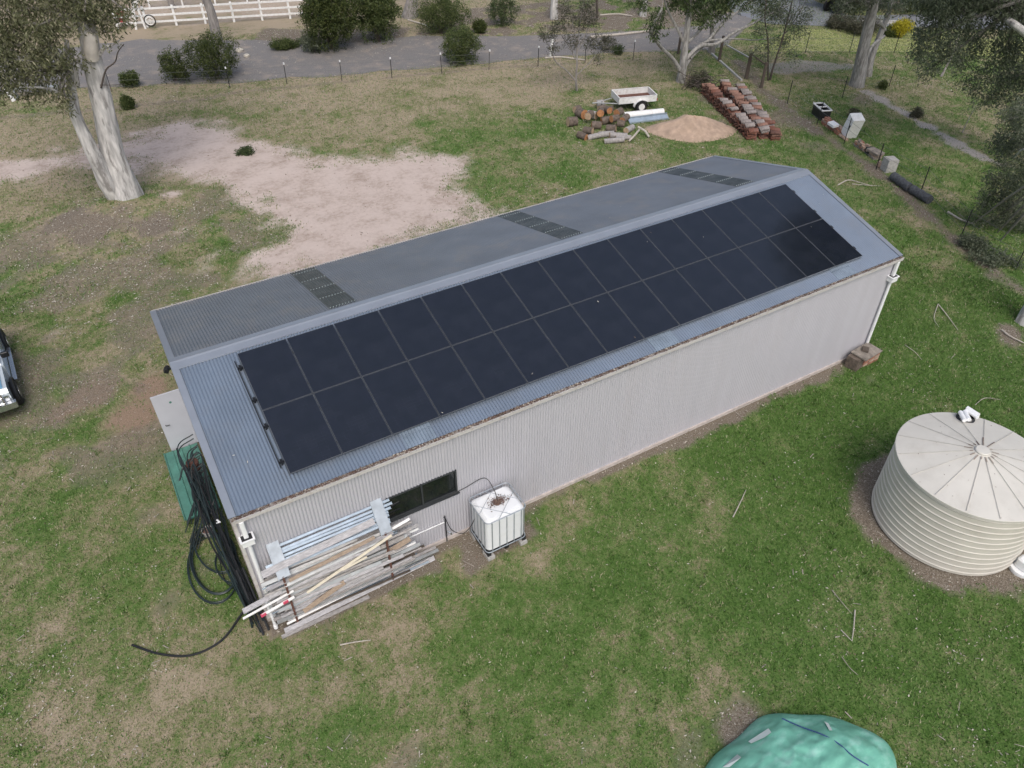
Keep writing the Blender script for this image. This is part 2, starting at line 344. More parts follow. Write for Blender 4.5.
    # strawy worn stretches
    for (u,v,rx,ry,a) in [(150,700,2.0,.8,.2),(60,620,1.5,.9,.12),(620,720,1.2,.6,.35),(700,690,1.4,.5,.28),(540,560,1.2,.5,.4),(370,85,5,1.6,.25),(560,75,4,1.2,.3),(440,95,4,1.5,.15),(640,150,2,1,.1),(30,540,1,1.5,.15),(880,620,1.2,.5,.2)]:
        p=G(u,v); lush=lush-a*blob(p.x,p.y,rx,ry,.5,1.2)
    for (u,v,rx,ry,a) in [(860,300,3,2.2,.35),(760,560,3,1.2,.22),(820,470,2.2,1.6,.3),(30,440,1.2,1,.2),(430,120,2.2,1,.35),(270,112,2.6,1.3,.3),(575,92,1.8,.9,.55),(880,150,2,2,.25),(940,170,2,2,.3),(560,170,2.5,1.5,.3),(130,300,1.3,1,.35),(200,112,1,1,.1),(50,110,3,1.4,.4),(60,355,1.2,.6,.35),(720,440,3,1,.15),(120,330,1.5,1,.3),(20,230,2,1.4,.2)]:
        p=G(u,v); lush=lush+a*blob(p.x,p.y,rx,ry,.5,1.2)
    fl=ss((sdist(x,y,POLY_FARLAWN)+n2)/.6); pdk=ss((sdist(x,y,POLY_PADDOCK)+n2)/.6)
    lush=lush*(1-fl)+fl*(.50+n2*.25)
    dirt=np.maximum(dirt,.42*pdk*ss((fbm(x*.12,y*.3,55)-.42)/.12))
    return np.clip(dirt,0,1),np.clip(lush,0,1),np.clip(lit*(1-dirt*.0),0,1),np.clip(grav,0,1),np.clip(red,0,1)
TREE1=G(126,206)
def hgt(x,y):
    z=(fbm(x*.25,y*.25,5)-.5)*.10*ss((np.abs(y-4)-5)/3+ss((np.abs(x-10)-11)/2))*ss((30-y-.35*x)/8+1)*ss((44-x)/6)
    z=z+.52*np.exp(-(((x-TREE1.x+.3)/2.6)**2+((y-TREE1.y+.5)/1.5)**2))
    return z
# ------------------------------------------------------------------ ground (one sheet to the horizon)
def axis(a,b,c,d,step):
    core=np.arange(b,c+step/2,step); lo=[]; s=step; p=b
    while p>a: s*=1.35; p-=s; lo.append(p)
    hi=[]; s=step; p=c
    while p<d: s*=1.35; p+=s; hi.append(p)
    return np.array(lo[::-1]+list(core)+hi)
AX=axis(-700,-9,62,900,.20); AY=axis(-400,-12,56,1000,.20)
X,Y=np.meshgrid(AX,AY); Z=hgt(X,Y); nx,ny=len(AX),len(AY)
me=bpy.data.meshes.new('ground'); me.vertices.add(nx*ny); me.vertices.foreach_set('co',np.stack([X,Y,Z],-1).astype(np.float32).ravel())
ii,jj=np.meshgrid(np.arange(nx-1),np.arange(ny-1)); a0=(jj*nx+ii).ravel(); F=np.stack([a0,a0+1,a0+nx+1,a0+nx],-1)
me.loops.add(F.size); me.loops.foreach_set('vertex_index',F.astype(np.int32).ravel()); me.polygons.add(len(F))
me.polygons.foreach_set('loop_start',np.arange(0,F.size,4,dtype=np.int32)); me.polygons.foreach_set('loop_total',np.full(len(F),4,dtype=np.int32))
me.polygons.foreach_set('use_smooth',np.ones(len(F),bool))
mk_=masks(X,Y)
ca=me.attributes.new('mask','FLOAT_COLOR','POINT'); ca.data.foreach_set('color',np.stack([mk_[0],mk_[1],mk_[2],mk_[3]],-1).astype(np.float32).ravel())
ra=me.attributes.new('red','FLOAT','POINT'); ra.data.foreach_set('value',mk_[4].astype(np.float32).ravel())
me.update(calc_edges=True); ground=bpy.data.objects.new('ground',me); COL.objects.link(ground); ground['kind']='structure'
def groundmat():
    m=bpy.data.materials.new('ground_cover'); m.use_nodes=True; n=m.node_tree; P=n.nodes['Principled BSDF']; L=n.links.new
    P.inputs['Roughness'].default_value=.95; P.inputs['Specular IOR Level'].default_value=.15
    tc=n.nodes.new('ShaderNodeTexCoord'); at=n.nodes.new('ShaderNodeAttribute'); at.attribute_name='mask'
    rd=n.nodes.new('ShaderNodeAttribute'); rd.attribute_name='red'
    sp=n.nodes.new('ShaderNodeSeparateColor'); L(at.outputs['Color'],sp.inputs[0])
    def noise(sc,det=5,r=.6):
        q=n.nodes.new('ShaderNodeTexNoise'); q.inputs['Scale'].default_value=sc; q.inputs['Detail'].default_value=det; q.inputs['Roughness'].default_value=r; L(tc.outputs['Object'],q.inputs['Vector']); return q.outputs[0]
    def math_(op,a,b=None,c=None):
        q=n.nodes.new('ShaderNodeMath'); q.operation=op
        for i,s in enumerate((a,b,c)):
            if s is None: continue
            if hasattr(s,'is_linked'): L(s,q.inputs[i])
            else: q.inputs[i].default_value=s
        return q.outputs[0]
    def ramp(f,st):
        q=n.nodes.new('ShaderNodeValToRGB'); e=q.color_ramp.elements; e[0].position=st[0][0]; e[0].color=(*st[0][1],1); e[1].position=st[-1][0]; e[1].color=(*st[-1][1],1)
        for p,c in st[1:-1]: x=e.new(p); x.color=(*c,1)
        L(f,q.inputs[0]); return q.outputs[0]
    def mixc(f,a,b):
        q=n.nodes.new('ShaderNodeMix'); q.data_type='RGBA'; L(f,q.inputs[0]); L(a,q.inputs[6]); L(b,q.inputs[7]); return q.outputs[2]
    def edge(m_,nz,amp,w):   # mask broken up by noise
        a=math_('MULTIPLY_ADD',nz,amp*1.5,math_('MULTIPLY_ADD',nf,amp*.9,math_('SUBTRACT',m_,.5+amp*1.2))); q=n.nodes.new('ShaderNodeMapRange'); q.inputs[1].default_value=-w; q.inputs[2].default_value=w; L(a,q.inputs[0]); return q.outputs[0]
    nf=noise(28,6,.75); nm=noise(5.5,6,.65); nl=noise(.8,4); nff=noise(75,3,.7)
    gi=math_('MULTIPLY_ADD',nf,1.5,math_('MULTIPLY_ADD',nm,1.1,math_('MULTIPLY_ADD',nff,.8,math_('MULTIPLY_ADD',sp.outputs[1],.9,-1.82))))
    grass=ramp(gi,[(.05,(.34,.28,.205)),(.26,(.24,.21,.13)),(.42,(.165,.188,.080)),(.60,(.102,.168,.046)),(.95,(.054,.114,.022))])
    dirt=ramp(math_('MULTIPLY_ADD',nf,.22,math_('MULTIPLY_ADD',nm,.33,math_('MULTIPLY',nl,.45))),[(.32,(.24,.185,.15)),(.42,(.40,.325,.28)),(.52,(.52,.435,.39)),(.75,(.60,.515,.47))])
    litter=ramp(math_('MULTIPLY_ADD',nff,.5,math_('MULTIPLY',nf,.5)),[(.38,(.065,.050,.036)),(.48,(.145,.118,.090)),(.54,(.22,.19,.155)),(.62,(.44,.40,.33))])
    grav=ramp(nf,[(.38,(.17,.155,.14)),(.5,(.30,.28,.26)),(.65,(.46,.43,.40))])
    redc=ramp(math_('MULTIPLY_ADD',nff,.5,math_('MULTIPLY',nf,.5)),[(.38,(.14,.10,.07)),(.5,(.26,.185,.13)),(.6,(.38,.29,.22))])
    c=mixc(edge(rd.outputs['Fac'],nm,.7,.28),grass,redc)
    c=mixc(edge(sp.outputs[2],nm,.5,.28),c,litter)
    c=mixc(edge(sp.outputs[0],nm,.75,.28),c,dirt)
    c=mixc(edge(at.outputs['Alpha'],nm,.5,.2),c,grav)
    L(c,P.inputs['Base Color'])
    b=n.nodes.new('ShaderNodeBump'); b.inputs['Strength'].default_value=.32; b.inputs['Distance'].default_value=.04
    L(math_('MULTIPLY_ADD',nf,.8,math_('MULTIPLY',nm,.5)),b.inputs['Height']); L(b.outputs[0],P.inputs['Normal'])
    return m
me.materials.append(groundmat())
def sheet(name,poly,mat,z,jit=.25,sub=10):
    P=[Vector((p.x,p.y,0)) for p in poly]; out=[]
    for i,a in enumerate(P):
        b=P[(i+1)%len(P)]; n=max(1,int((b-a).length/1.2))
        for k in range(n):
            q=a.lerp(b,k/n); out.append(q+Vector((random.uniform(-jit,jit),random.uniform(-jit,jit),0)))
    from mathutils.geometry import tessellate_polygon
    tri=tessellate_polygon([out]); m=MB()
    # keep the sheet above the gentle waves of the ground
    zz=float(max(hgt(np.array([q.x]),np.array([q.y]))[0] for q in out))
    m.add([Vector((q.x,q.y,zz+z)) for q in out],[tuple(t) for t in tri]); o=m.build(name,mat)
    me_=o.data
    if me_.polygons and me_.polygons[0].normal.z<0: me_.flip_normals()
    o['kind']='structure'; return o
sheet('driveway',POLY_ROAD,'gravel_road',.012)
sheet('lawn',POLY_FARLAWN,'far_lawn',.008,.2)
sheet('road',gp([(735,14),(770,24),(835,27),(905,27),(1000,30),(1060,34),(1060,10),(940,14),(850,16),(800,-6),(740,-8),(726,4)]),'asphalt_far',.024,.1)

# ------------------------------------------------------------------ grass, leaf litter
def scatter(n,xr,yr,keep):
    x=RS.uniform(*xr,n); y=RS.uniform(*yr,n); k=keep(x,y); return x[k],y[k]
def inview(x,y,m=30):
    dx=x-CP[0]; dy=y-CP[1]; dz=-CP[2]
    f=dx*_f[0]+dy*_f[1]+dz*_f[2]; r=dx*_r[0]+dy*_r[1]; u=dx*_u[0]+dy*_u[1]+dz*_u[2]
    px=512+FPX*r/f; py=384-FPX*u/f
    return (px>-m)&(px<1024+m)&(py>-m)&(py<768+m)
def offshed(x,y): return ~((x>-.02)&(x<19.98)&(y>-.03)&(y<8.3))
def blades(x,y,size,dens):
    ma=masks(x,y); bare=np.maximum(np.maximum(ma[0],ma[2]),np.maximum(ma[3],ma[4]*.9))
    k=(RS.rand(len(x))>bare*1.05)&(offshed(x,y))&(sdist(x,y,POLY_ROAD)<.15)&(np.hypot(x-TANKC[0],y-TANKC[1])>1.86)
    x,y=x[k],y[k]; lush=ma[1][k]; N=len(x); ang=RS.uniform(0,2*PI,N); h=size*RS.uniform(.5,1.25,N)*(.7+.5*lush); wd=size*.22*RS.uniform(.7,1.4,N)
    lean=RS.uniform(.2,1.1,N)*h; la=RS.uniform(0,2*PI,N); z=hgt(x,y)-.005
    V=np.zeros((N,3,3)); c,s=np.cos(ang)*wd,np.sin(ang)*wd
    V[:,0]=np.stack([x-c,y-s,z],-1); V[:,1]=np.stack([x+c,y+s,z],-1); V[:,2]=np.stack([x+np.cos(la)*lean,y+np.sin(la)*lean,z+h],-1)
    fine=fbm(x*5.5,y*5.5,91,3)
    var=np.where(RS.rand(N)<np.clip(1.0-lush*.92-(fine-.5)*1.4,.08,.95),RS.uniform(.62,1,N),RS.uniform(.0,.60,N))
    return V,var
xs,ys=scatter(900000,(-9,32),(-12,18),lambda x,y: inview(x,y)&(np.hypot(x-CP[0],y-CP[1])<30))
V1,a1=blades(xs,ys,.055,1)
xs,ys=scatter(620000,(-12,54),(-8,46),lambda x,y: inview(x,y)&(np.hypot(x-CP[0],y-CP[1])>=28))
V2,a2=blades(xs,ys,.085,1)
xs,ys=scatter(3600,(-9,36),(-12,24),lambda x,y: inview(x,y)&(fbm(x*.5,y*.5,101)>.5)); xs=np.repeat(xs,16)+RS.normal(0,.05,len(xs)*16); ys=np.repeat(ys,16)+RS.normal(0,.05,len(ys)*16)
V3,a3=blades(xs,ys,.078,1)
V1=np.concatenate([V1,V3]); a1=np.concatenate([a1,a3])
go=npmesh('grass',np.concatenate([V1,V2]),3,'grass_blade',var=np.concatenate([a1,a2])); tag(go,'patchy green and straw coloured lawn grass','grass',kind='stuff')

def flakes(x,y,smin,smax,mats,probs,zoff=.012,curl=.35):
    N=len(x); a=RS.uniform(0,2*PI,N); l=RS.uniform(smin,smax,N); w_=l*RS.uniform(.18,.5,N); z=hgt(x,y)+zoff+RS.uniform(0,.02,N)
    ux,uy=np.cos(a),np.sin(a); t1=RS.uniform(-curl,curl,N)*l; t2=RS.uniform(-curl,curl,N)*w_
    V=np.zeros((N,4,3))
    V[:,0]=np.stack([x-ux*l,y-uy*l,z+np.abs(t1)],-1); V[:,1]=np.stack([x+uy*w_,y-ux*w_,z+np.abs(t2)],-1)
    V[:,2]=np.stack([x+ux*l,y+uy*l,z],-1); V[:,3]=np.stack([x-uy*w_,y+ux*w_,z],-1)
    return V,RS.choice(len(mats),N,p=probs)
def dens(x,y):
    m_=masks(x,y); c=fbm(x*.7,y*.7,61); c2=fbm(x*.22,y*.22,71)
    p=.07+.7*ss((c-.5)/.2)*ss((c2-.35)/.3)+.9*m_[2]*(1-m_[0]); p=p*(1-.75*m_[0])
    return (RS.rand(len(x))<p)&offshed(x,y)&inview(x,y)&(np.hypot(x-TANKC[0],y-TANKC[1])>1.85)
xs,ys=scatter(82000,(-9,32),(-12,22),dens)
Va,ma=flakes(xs,ys,.014,.042,['leaf_pale','leaf_brown','twig'],[.55,.27,.18])
xs,ys=scatter(80000,(-12,50),(14,46),dens)
Vb,mb=flakes(xs,ys,.03,.07,['leaf_pale','leaf_brown','twig'],[.45,.33,.22])
# thin twigs lying about
xs,ys=scatter(7000,(-9,45),(-12,34),dens); N=len(xs); a=RS.uniform(0,2*PI,N); l=RS.uniform(.03,.10,N)**1.0*(1+.9*(RS.rand(N)<.08)); wv=.006+RS.rand(N)*.006; z=hgt(xs,ys)+.03
Vc=np.zeros((N,4,3)); dx,dy=np.cos(a)*l,np.sin(a)*l; ox,oy=-np.sin(a)*wv,np.cos(a)*wv; dz=RS.uniform(-.02,.03,N)
Vc[:,0]=np.stack([xs-dx-ox,ys-dy-oy,z],-1);Vc[:,1]=np.stack([xs+dx-ox,ys+dy-oy,z+dz],-1);Vc[:,2]=np.stack([xs+dx+ox,ys+dy+oy,z+dz],-1);Vc[:,3]=np.stack([xs-dx+ox,ys-dy+oy,z],-1)
lo=npmesh('leaf_litter',np.concatenate([Va,Vb,Vc]),4,None,mats=['leaf_pale','leaf_brown','twig'],mi=np.concatenate([ma,mb,np.full(N,2)]))
tag(lo,'fallen gum leaves, bark flakes and twigs scattered over the lawn','leaf litter',kind='stuff')

# ------------------------------------------------------------------ the shed
L_,W_,H_=19.948,8.175,3.635; SL=.2587; OY=.078; TS=math.tan(SL); CS,SN=math.cos(SL),math.sin(SL)
shed=empty('shed',(L_/2,W_/2,0),'long pale corrugated steel shed with a grey gable roof carrying solar panels','shed')
def corr_wall(m,x0,x1,zf0,zf1,y,along='x',amp=.0125,pitch=.076,mi=0,out=-1):
    st=pitch/6; n=max(2,int(round((x1-x0)/st))); b=len(m.v)
    for i in range(n+1):
        x=x0+(x1-x0)*i/n; o=out*amp*(1+math.sin(2*PI*x/pitch))
        for zf in (zf0,zf1):
            z=zf(x) if callable(zf) else zf
            m.v.append(Vector((x,y+o,z)) if along=='x' else Vector((y+o,x,z)))
    for i in range(n):
        m.f.append((b+2*i,b+2*i+2,b+2*i+3,b+2*i+1)); m.m.append(mi)
WX0,WX1,WZ0,WZ1=3.12,4.93,1.60,2.37
def roofz(y,off=0): return (H_+(y+OY)*TS if y<W_/2 else H_+(W_+OY-y)*TS)+off
m=MB(); corr_wall(m,0,WX0,.1,H_-.02,0); corr_wall(m,WX1,L_,.1,H_-.02,0); corr_wall(m,WX0,WX1,.1,WZ0,0); corr_wall(m,WX0,WX1,WZ1,H_-.02,0)
part(m,'front_wall','wall_steel',shed,True)
m=MB(); corr_wall(m,0,L_,.1,H_-.02,W_,out=1); part(m,'rear_wall','wall_steel',shed,True)
DY0,DY1=6.70,7.52
m=MB(); corr_wall(m,0,DY0,.1,lambda y:roofz(y,-.03),0,'y'); corr_wall(m,DY0,DY1,2.06,lambda y:roofz(y,-.03),0,'y'); corr_wall(m,DY1,W_,.1,lambda y:roofz(y,-.03),0,'y'); part(m,'gable_wall','wall_steel',shed,True)
m=MB(); corr_wall(m,0,W_,.1,lambda y:roofz(y,-.03),L_,'y',out=1); part(m,'gable_wall','wall_steel',shed,True)
m=MB(); m.box((L_/2,W_/2,.05),(L_+.12,W_+.12,.10)); part(m,'floor_slab','slab_concrete',shed)
# door in the near gable, swung wide open; its dark doorway is a real opening
m=MB(); m.box((-.43,DY0,1.05),(.80,.04,2.0)); door=part(m,'door','door_paint',shed)
m=MB(); m.tube([(-.72,DY0-.02,1.02),(-.72,DY0-.07,1.02),(-.62,DY0-.07,1.02)],.012,6); part(m,'handle','dark_metal',door)
m=MB(); m.tube([(-.40,DY0-.021,1.72),(-.40,DY0-.026,1.72)],.035,10); part(m,'sticker','green_steel',door)
# corrugated roof: front and rear slopes
def slope(name,mat,xa,xb,rear=False,y0=-.05,y1=None,amp=.0125,pitch=.076,lift=0,mi=0,m=None):
    own=m is None; m=m or MB(); y1=W_/2-.0 if y1 is None else y1; n=int(round((xb-xa)/(pitch/6))); b=len(m.v)
    for i in range(n+1):
        x=xa+(xb-xa)*i/n; o=amp*(1+math.sin(2*PI*x/pitch))+lift
        for y in (y0,y1):
            yy=W_-y if rear else y; m.v.append(Vector((x,yy+(o*SN if rear else -o*SN),H_+(y+OY)*TS+o*CS)))
    for i in range(n):
        m.f.append((b+2*i,b+2*i+1,b+2*i+3,b+2*i+2) if rear else (b+2*i,b+2*i+2,b+2*i+3,b+2*i+1)); m.m.append(mi)
    return m
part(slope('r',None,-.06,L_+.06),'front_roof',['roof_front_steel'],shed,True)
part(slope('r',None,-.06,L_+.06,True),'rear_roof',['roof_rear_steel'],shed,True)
for k,(xa,xb) in enumerate([(3.80,4.52),(10.68,11.43),(17.30,18.05)]):
    for rear in (False,True):
        m=slope('s',None,xa,xb,rear,y0=-.045,y1=3.72,lift=.006)
        for row in range(5):
            yy=.25+row*.86
            for q in range(9):
                x=xa+.04+q*.0805; z=H_+(yy+OY)*TS+.034; y_=W_-yy if rear else yy
                m.tube([(x,y_,z-.01),(x,y_,z+.010)],.016 if k<2 else .02,6,mi=1)
        part(m,'skylight',['skylight_sheet' if rear else 'skylight_pale','screw_white' if rear else 'skylight_pale'],shed,True)
# exposed roofing screws on both slopes are a texture of each sheet; ridge capping
RZ=H_+(W_/2+OY)*TS
m=MB()
prof=[(-.24,-.055),(-.235,-.042),(-.05,.012),(0,.035),(.05,.012),(.235,-.042),(.24,-.055)]
prof=[(a,(b if abs(a)<.1 else -abs(a)*TS+.034 -(0 if abs(a)<.237 else .02))) for a,b in prof]
b=len(m.v)
for x in (-.07,L_+.07):
    for a,z in prof: m.v.append(Vector((x,W_/2+a,RZ+z)))
for i in range(6): m.f.append((i,i+7,i+8,i+1)); m.m.append(0)
part(m,'ridge_cap','ridge_steel',shed)
for x,s in ((-.05,-1),(L_+.05,1)):
    m=MB()
    for rear in (0,1):
        pts=[]
        for y in (-.06,W_/2):
            z=H_+(y+OY)*TS; yy=W_-y if rear else y
            for dx,dz in ((s*-.12,.030),(s*.03,.032),(s*.036,-.13)): pts.append((x+dx,yy,z+dz))
        for k in (0,1): m.add([pts[k],pts[k+1],pts[k+4],pts[k+3]],[(0,1,2,3)])
    part(m,'barge_cap','ridge_steel',shed)
def gutter(yc,s,name='gutter'):
    m=MB(); x0,x1=-.05,L_+.05; z=H_-.055; yo=yc+s*.115
    m.box(((x0+x1)/2,yc+s*.058,z-.045),(x1-x0,.115,.006)); m.box(((x0+x1)/2,yo,z),(x1-x0,.006,.095)); m.box(((x0+x1)/2,yo+s*.004,z+.047),(x1-x0,.018,.010))
    m.box(((x0+x1)/2,yc,z-.005),(x1-x0,.005,.08))
    for x in (x0,x1): m.box((x,yc+s*.058,z),(.005,.12,.095))
    return part(m,name,'cream_steel',shed)
gutter(-.022,-1); gutter(W_+.022,1)
for x in (0,L_):
    m=MB(); m.box((x+(.02 if x else -.012),-.013,1.84),(.07,.055,3.48)); part(m,'corner_flashing','cream_steel',shed)
# window
wf=MB()
for a in (WX0+.02,WX1-.02,(WX0+WX1)/2): wf.box((a,-.01,(WZ0+WZ1)/2),(.04,.05,WZ1-WZ0))
for z in (WZ0+.02,WZ1-.02): wf.box(((WX0+WX1)/2,-.012,z),(WX1-WX0-.005,.052,.04))
wf.box(((WX0+WX1)/2,-.03,WZ0-.012),(WX1-WX0+.08,.1,.02))
win=part(wf,'window','window_frame',shed)
for k in (0,1):
    a=WX0+.04+k*(WX1-WX0)/2; m=MB(); m.box((a+(WX1-WX0)/4-.03,.0+.012*k,(WZ0+WZ1)/2),((WX1-WX0)/2-.055,.008,WZ1-WZ0-.078)); part(m,'pane','window_glass',win)
# downpipes with rain heads
def downpipe(x,lab):
    m=MB(); y=-.10
    m.rbox((x,y,3.22),(.10,.10,.62),.02); m.rbox((x,y,1.55),(.09,.09,2.75),.04)
    dp=part(m,'downpipe','white_plastic',shed,True)
    h=MB(); h.rbox((x,y-.02,2.93),(.26,.2,.16),.02); h.box((x,y-.02,3.02),(.30,.24,.025))
    h.box((x,y-.02,3.034),(.22,.16,.004),mi=1); part(h,'rain_head',['white_plastic','dark_metal'],dp)
    return dp
downpipe(.12,''); downpipe(L_-.12,'')
m=MB(); m.box((-.10,5.6,3.55),(.14,.05,.05)); m.box((-.20,5.6,3.53),(.10,.14,.10),Euler((0,.5,0))); m.box((-.16,5.74,3.50),(.07,.07,.10),Euler((0,.4,.4))); part(m,'flood_light','black_plastic',shed)
# leaf debris lying in the front gutter
N=9000; x=RS.uniform(-.03,L_+.03,N); k=RS.rand(N)<np.clip(fbm(x*1.3,x*0,13)*1.6-.15-.25*(x>13),.1,1); x=x[k]; N=len(x)
V,mi=flakes(x,RS.uniform(-.13,-.03,N),.012,.04,['debris_brown','leaf_pale','leaf_brown'],[.55,.2,.25]); V[:,:,2]+=(H_-.03+RS.uniform(-.02,.02,(N,1)))-V[:,:1,2]*0
dg=npmesh('gutter_leaves',V,4,None,mats=['debris_brown','leaf_pale','leaf_brown'],mi=mi); tag(dg,'brown dead leaves and twigs filling the front gutter of the shed','dead leaves',kind='stuff')

N=26; x=RS.uniform(0,L_,N); yv=RS.uniform(.1,W_-.1,N); V,mi=flakes(x,yv,.012,.04,['leaf_pale','leaf_brown'],[.6,.4])
zr=np.array([roofz(a,.16 if (.3<a<3.9 and 1.3<b<18.7) else .035) for a,b in zip(yv,x)]); V[:,:,2]=zr[:,None]+RS.uniform(0,.012,(N,4))
sl_=np.where(yv<W_/2,TS,-TS)[:,None]; V[:,:,2]+=(V[:,:,1]-yv[:,None])*sl_
tag(npmesh('roof_leaves',V,4,None,mats=['leaf_pale','leaf_brown'],mi=mi),'a few stray dead leaves dropped on the shed roof and solar panels','dead leaves',kind='stuff')
# ------------------------------------------------------------------ solar array
PP,PR,PX0,PV0=1.154,1.7402,1.3243,.4412
def rp(x,v,off): return Vector((x,-OY+v*CS-off*SN,H_+v*SN+off*CS))
RM=Euler((SL,0,0)).to_matrix()
pnl=None
for row in (1,0):
    for i in range(15):
        c=rp(PX0+(i+.5)*PP,PV0+(row+.5)*PR,.10)
        pos='leftmost' if i==0 else 'rightmost' if i==14 else 'middle' if i==7 else (ORD[i]+' from the left') if i<7 else (ORD[14-i]+' from the right')
        lab='black solar panel in the %s row of the roof array, %s'%('upper' if row else 'lower',pos+(' of its row' if i in (0,7,14) else ''))
        if pnl is None:
            pnl=empty('solar_panel',(0,0,0),lab,'solar panel','solar panels on the shed roof')
            w2,l2=.567,.861; f=MB(); t=.035
            for s in (-1,1):
                f.box((s*(w2-.0035),0,0),(.007,l2*2,t)); f.box((0,s*(l2-.0035),0),(w2*2-.014,.007,t))
            f.box((0,0,-.012),(w2*2-.024,l2*2-.024,.004)); part(f,'frame','frame_edge',pnl)
            g=MB(); g.box((0,0,.0135),(w2*2-.0145,l2*2-.0145,.004)); part(g,'glass','solar_glass',pnl)
            o=pnl
        else: o=copy_tree(pnl,label=lab)
        o.location=c; o.rotation_euler=(SL,0,0)
for k,(v,nm) in enumerate([(PV0+.38,'lowest'),(PV0+1.36,'second lowest'),(PV0+PR+.38,'third lowest'),(PV0+PR+1.36,'highest')]):
    m=MB(); a,b=rp(PX0-.10,v,.045),rp(PX0+15*PP+.08,v,.045); m.box((a+b)/2,((b-a).length,.035,.045),RM)
    o=m.build('mounting_rail','frame_black')
    tag(o,'%s black mounting rail running under the solar panels'%nm,'mounting rail','mounting rails under the solar array')
    for e in (0,1):
        c=MB(); p=rp(PX0-.045 if e==0 else PX0+15*PP+.03,v,.05); c.box(p,(.05,.11,.10),RM); c.build('bracket','frame_black',o)

m=MB(); m.tube([rp(PX0-.10,PV0+.25,.03),rp(PX0-.10,PV0+1.9,.035),rp(PX0-.10,PV0+3.35,.03)],.014,6)  # black tube for a cable run, also drawing in the panels' edge shadow
tag(m.build('conduit','black_plastic'),'thin black conduit, also drawn as panel shade, on the roof just left of the solar panels','conduit')
# ------------------------------------------------------------------ IBC tank on blocks by the wall
ib=empty('water_cube_tank',(5.69,-.62,0),'white cube-shaped plastic water tank in a grey wire cage beside the shed wall','water tank')
bx,by=5.69,-.62; hx,hy=.555,.47
m=MB(); m.rbox((bx,by,.78),(hx*2-.05,hy*2-.05,1.10),.12); m.rbox((bx,by,1.335),(hx*2-.2,hy*2-.2,.03),.10); part(m,'tank_body','ibc_plastic',ib,True)
m=MB(); m.lathe([(0,1.40),(.08,1.40),(.09,1.39),(.09,1.35)],(bx,by,0),16); part(m,'filler_cap','tank_rust',ib,True)
m=MB()
def ring(z,r=.012,dx=0):
    p=[]; 
    for cx,cy,a0 in ((hx-.11,hy-.11,0),(-hx+.11,hy-.11,PI/2),(-hx+.11,-hy+.11,PI),(hx-.11,-hy+.11,1.5*PI)):
        for k in range(5): a=a0+k*PI/8; p.append((bx+cx+.115*math.cos(a),by+cy+.115*math.sin(a),z))
    p.append(p[0]); m.tube(p,r,6,caps=False)
for z in (1.345,.25): ring(z,.013)
for k in range(5):
    x=bx-hx+.15+k*(2*hx-.30)/4
    for s in (-1,1): m.tube([(x,by+s*hy,.22),(x,by+s*hy,1.345)],.011,6)
for k in range(5):
    y=by-hy+.12+k*(2*hy-.24)/4
    for s in (-1,1): m.tube([(bx+s*hx,y,.22),(bx+s*hx,y,1.345)],.011,6)
for (a,b) in (((-.5,-.1),(.15,.45)),((-.2,-.47),(.5,.1)),((.5,-.2),(-.1,.46)),((-.5,.2),(.1,-.47))): m.tube([(bx+a[0]*1.08,by+a[1],1.365),(bx+b[0]*1.0,by+b[1],1.365)],.006,5)
part(m,'cage','galvanised',ib,True)
m=MB()
for s in (-1,0,1): m.box((bx+s*(hx-.06),by,.155),(.10,hy*2,.09))
for s in (-1,0,1): m.box((bx,by+s*(hy-.05),.205),(hx*2,.08,.025))
m.box((bx,by,.222),(hx*2-.02,hy*2-.02,.01)); part(m,'pallet','black_plastic',ib)
for (dx,dy,nm) in ((-1,-1,'at the front left corner'),(1,-1,'at the front right corner'),(-1,1,'at the wall side left corner'),(1,1,'at the wall side right corner')):
    m=MB(); m.box((bx+dx*(hx-.09),by+dy*(hy-.10),.053),(.19,.30,.106),Euler((0,0,random.uniform(-.1,.1)))); o=m.build('concrete_block','concrete')
    tag(o,'grey concrete block under the white cube tank '+nm,'block','blocks under the cube tank')
# dead leaves on top
N=320; V,mi=flakes(bx+.02+RS.normal(0,.13,N),by+.0+RS.normal(0,.07,N),.012,.035,['debris_brown','leaf_brown'],[.7,.3]); V[:,:,2]+=1.365+RS.uniform(0,.05,(N,1))
tag(npmesh('leaf_debris',V,4,None,mats=['debris_brown','leaf_brown'],mi=mi),'brown dead leaves heaped on the white cube tank','dead leaves',kind='stuff')
def curve(pts,k=10):
    pts=[Vector(p) for p in pts]; out=[]; P=[2*pts[0]-pts[1]]+pts+[2*pts[-1]-pts[-2]]
    for i in range(1,len(P)-2):
        for j in range(k):
            t=j/k; a,b,c,d=P[i-1],P[i],P[i+1],P[i+2]
            out.append(.5*((2*b)+(-a+c)*t+(2*a-5*b+4*c-d)*t*t+(-a+3*b-3*c+d)*t**3))
    return out+[pts[-1]]
m=MB(); m.tube(curve([(4.70,-.05,1.62),(5.1,-.1,1.72),(5.62,-.12,1.80),(5.72,-.4,1.6),(5.70,-.62,1.42)]),.010,6)
tag(m.build('hose','black_plastic',smooth=True),'thin black hose from the window corner into the cube tank lid','hose')
m=MB(); m.tube(curve([(4.52,-.10,.92),(4.62,-.22,.55),(4.85,-.35,.42),(5.05,-.4,.62),(5.14,-.45,.9)]),.010,6)
tag(m.build('hose','black_plastic',smooth=True),'thin black hose sagging between the garden tap post and the cube tank','hose')
m=MB(); m.tube([(4.52,-.08,0),(4.52,-.08,1.0)],.016,8); m.tube([(4.52,-.08,.95),(4.47,-.12,1.02)],.012,6); tp=m.build('tap_post','dark_metal'); tag(tp,'thin dark tap post standing against the wall left of the cube tank','tap post')
m=MB(); m.tube([(4.54,-.10,.42),(4.60,-.16,.40),(4.62,-.17,.33)],.022,8); m.build('tap','chrome',tp)
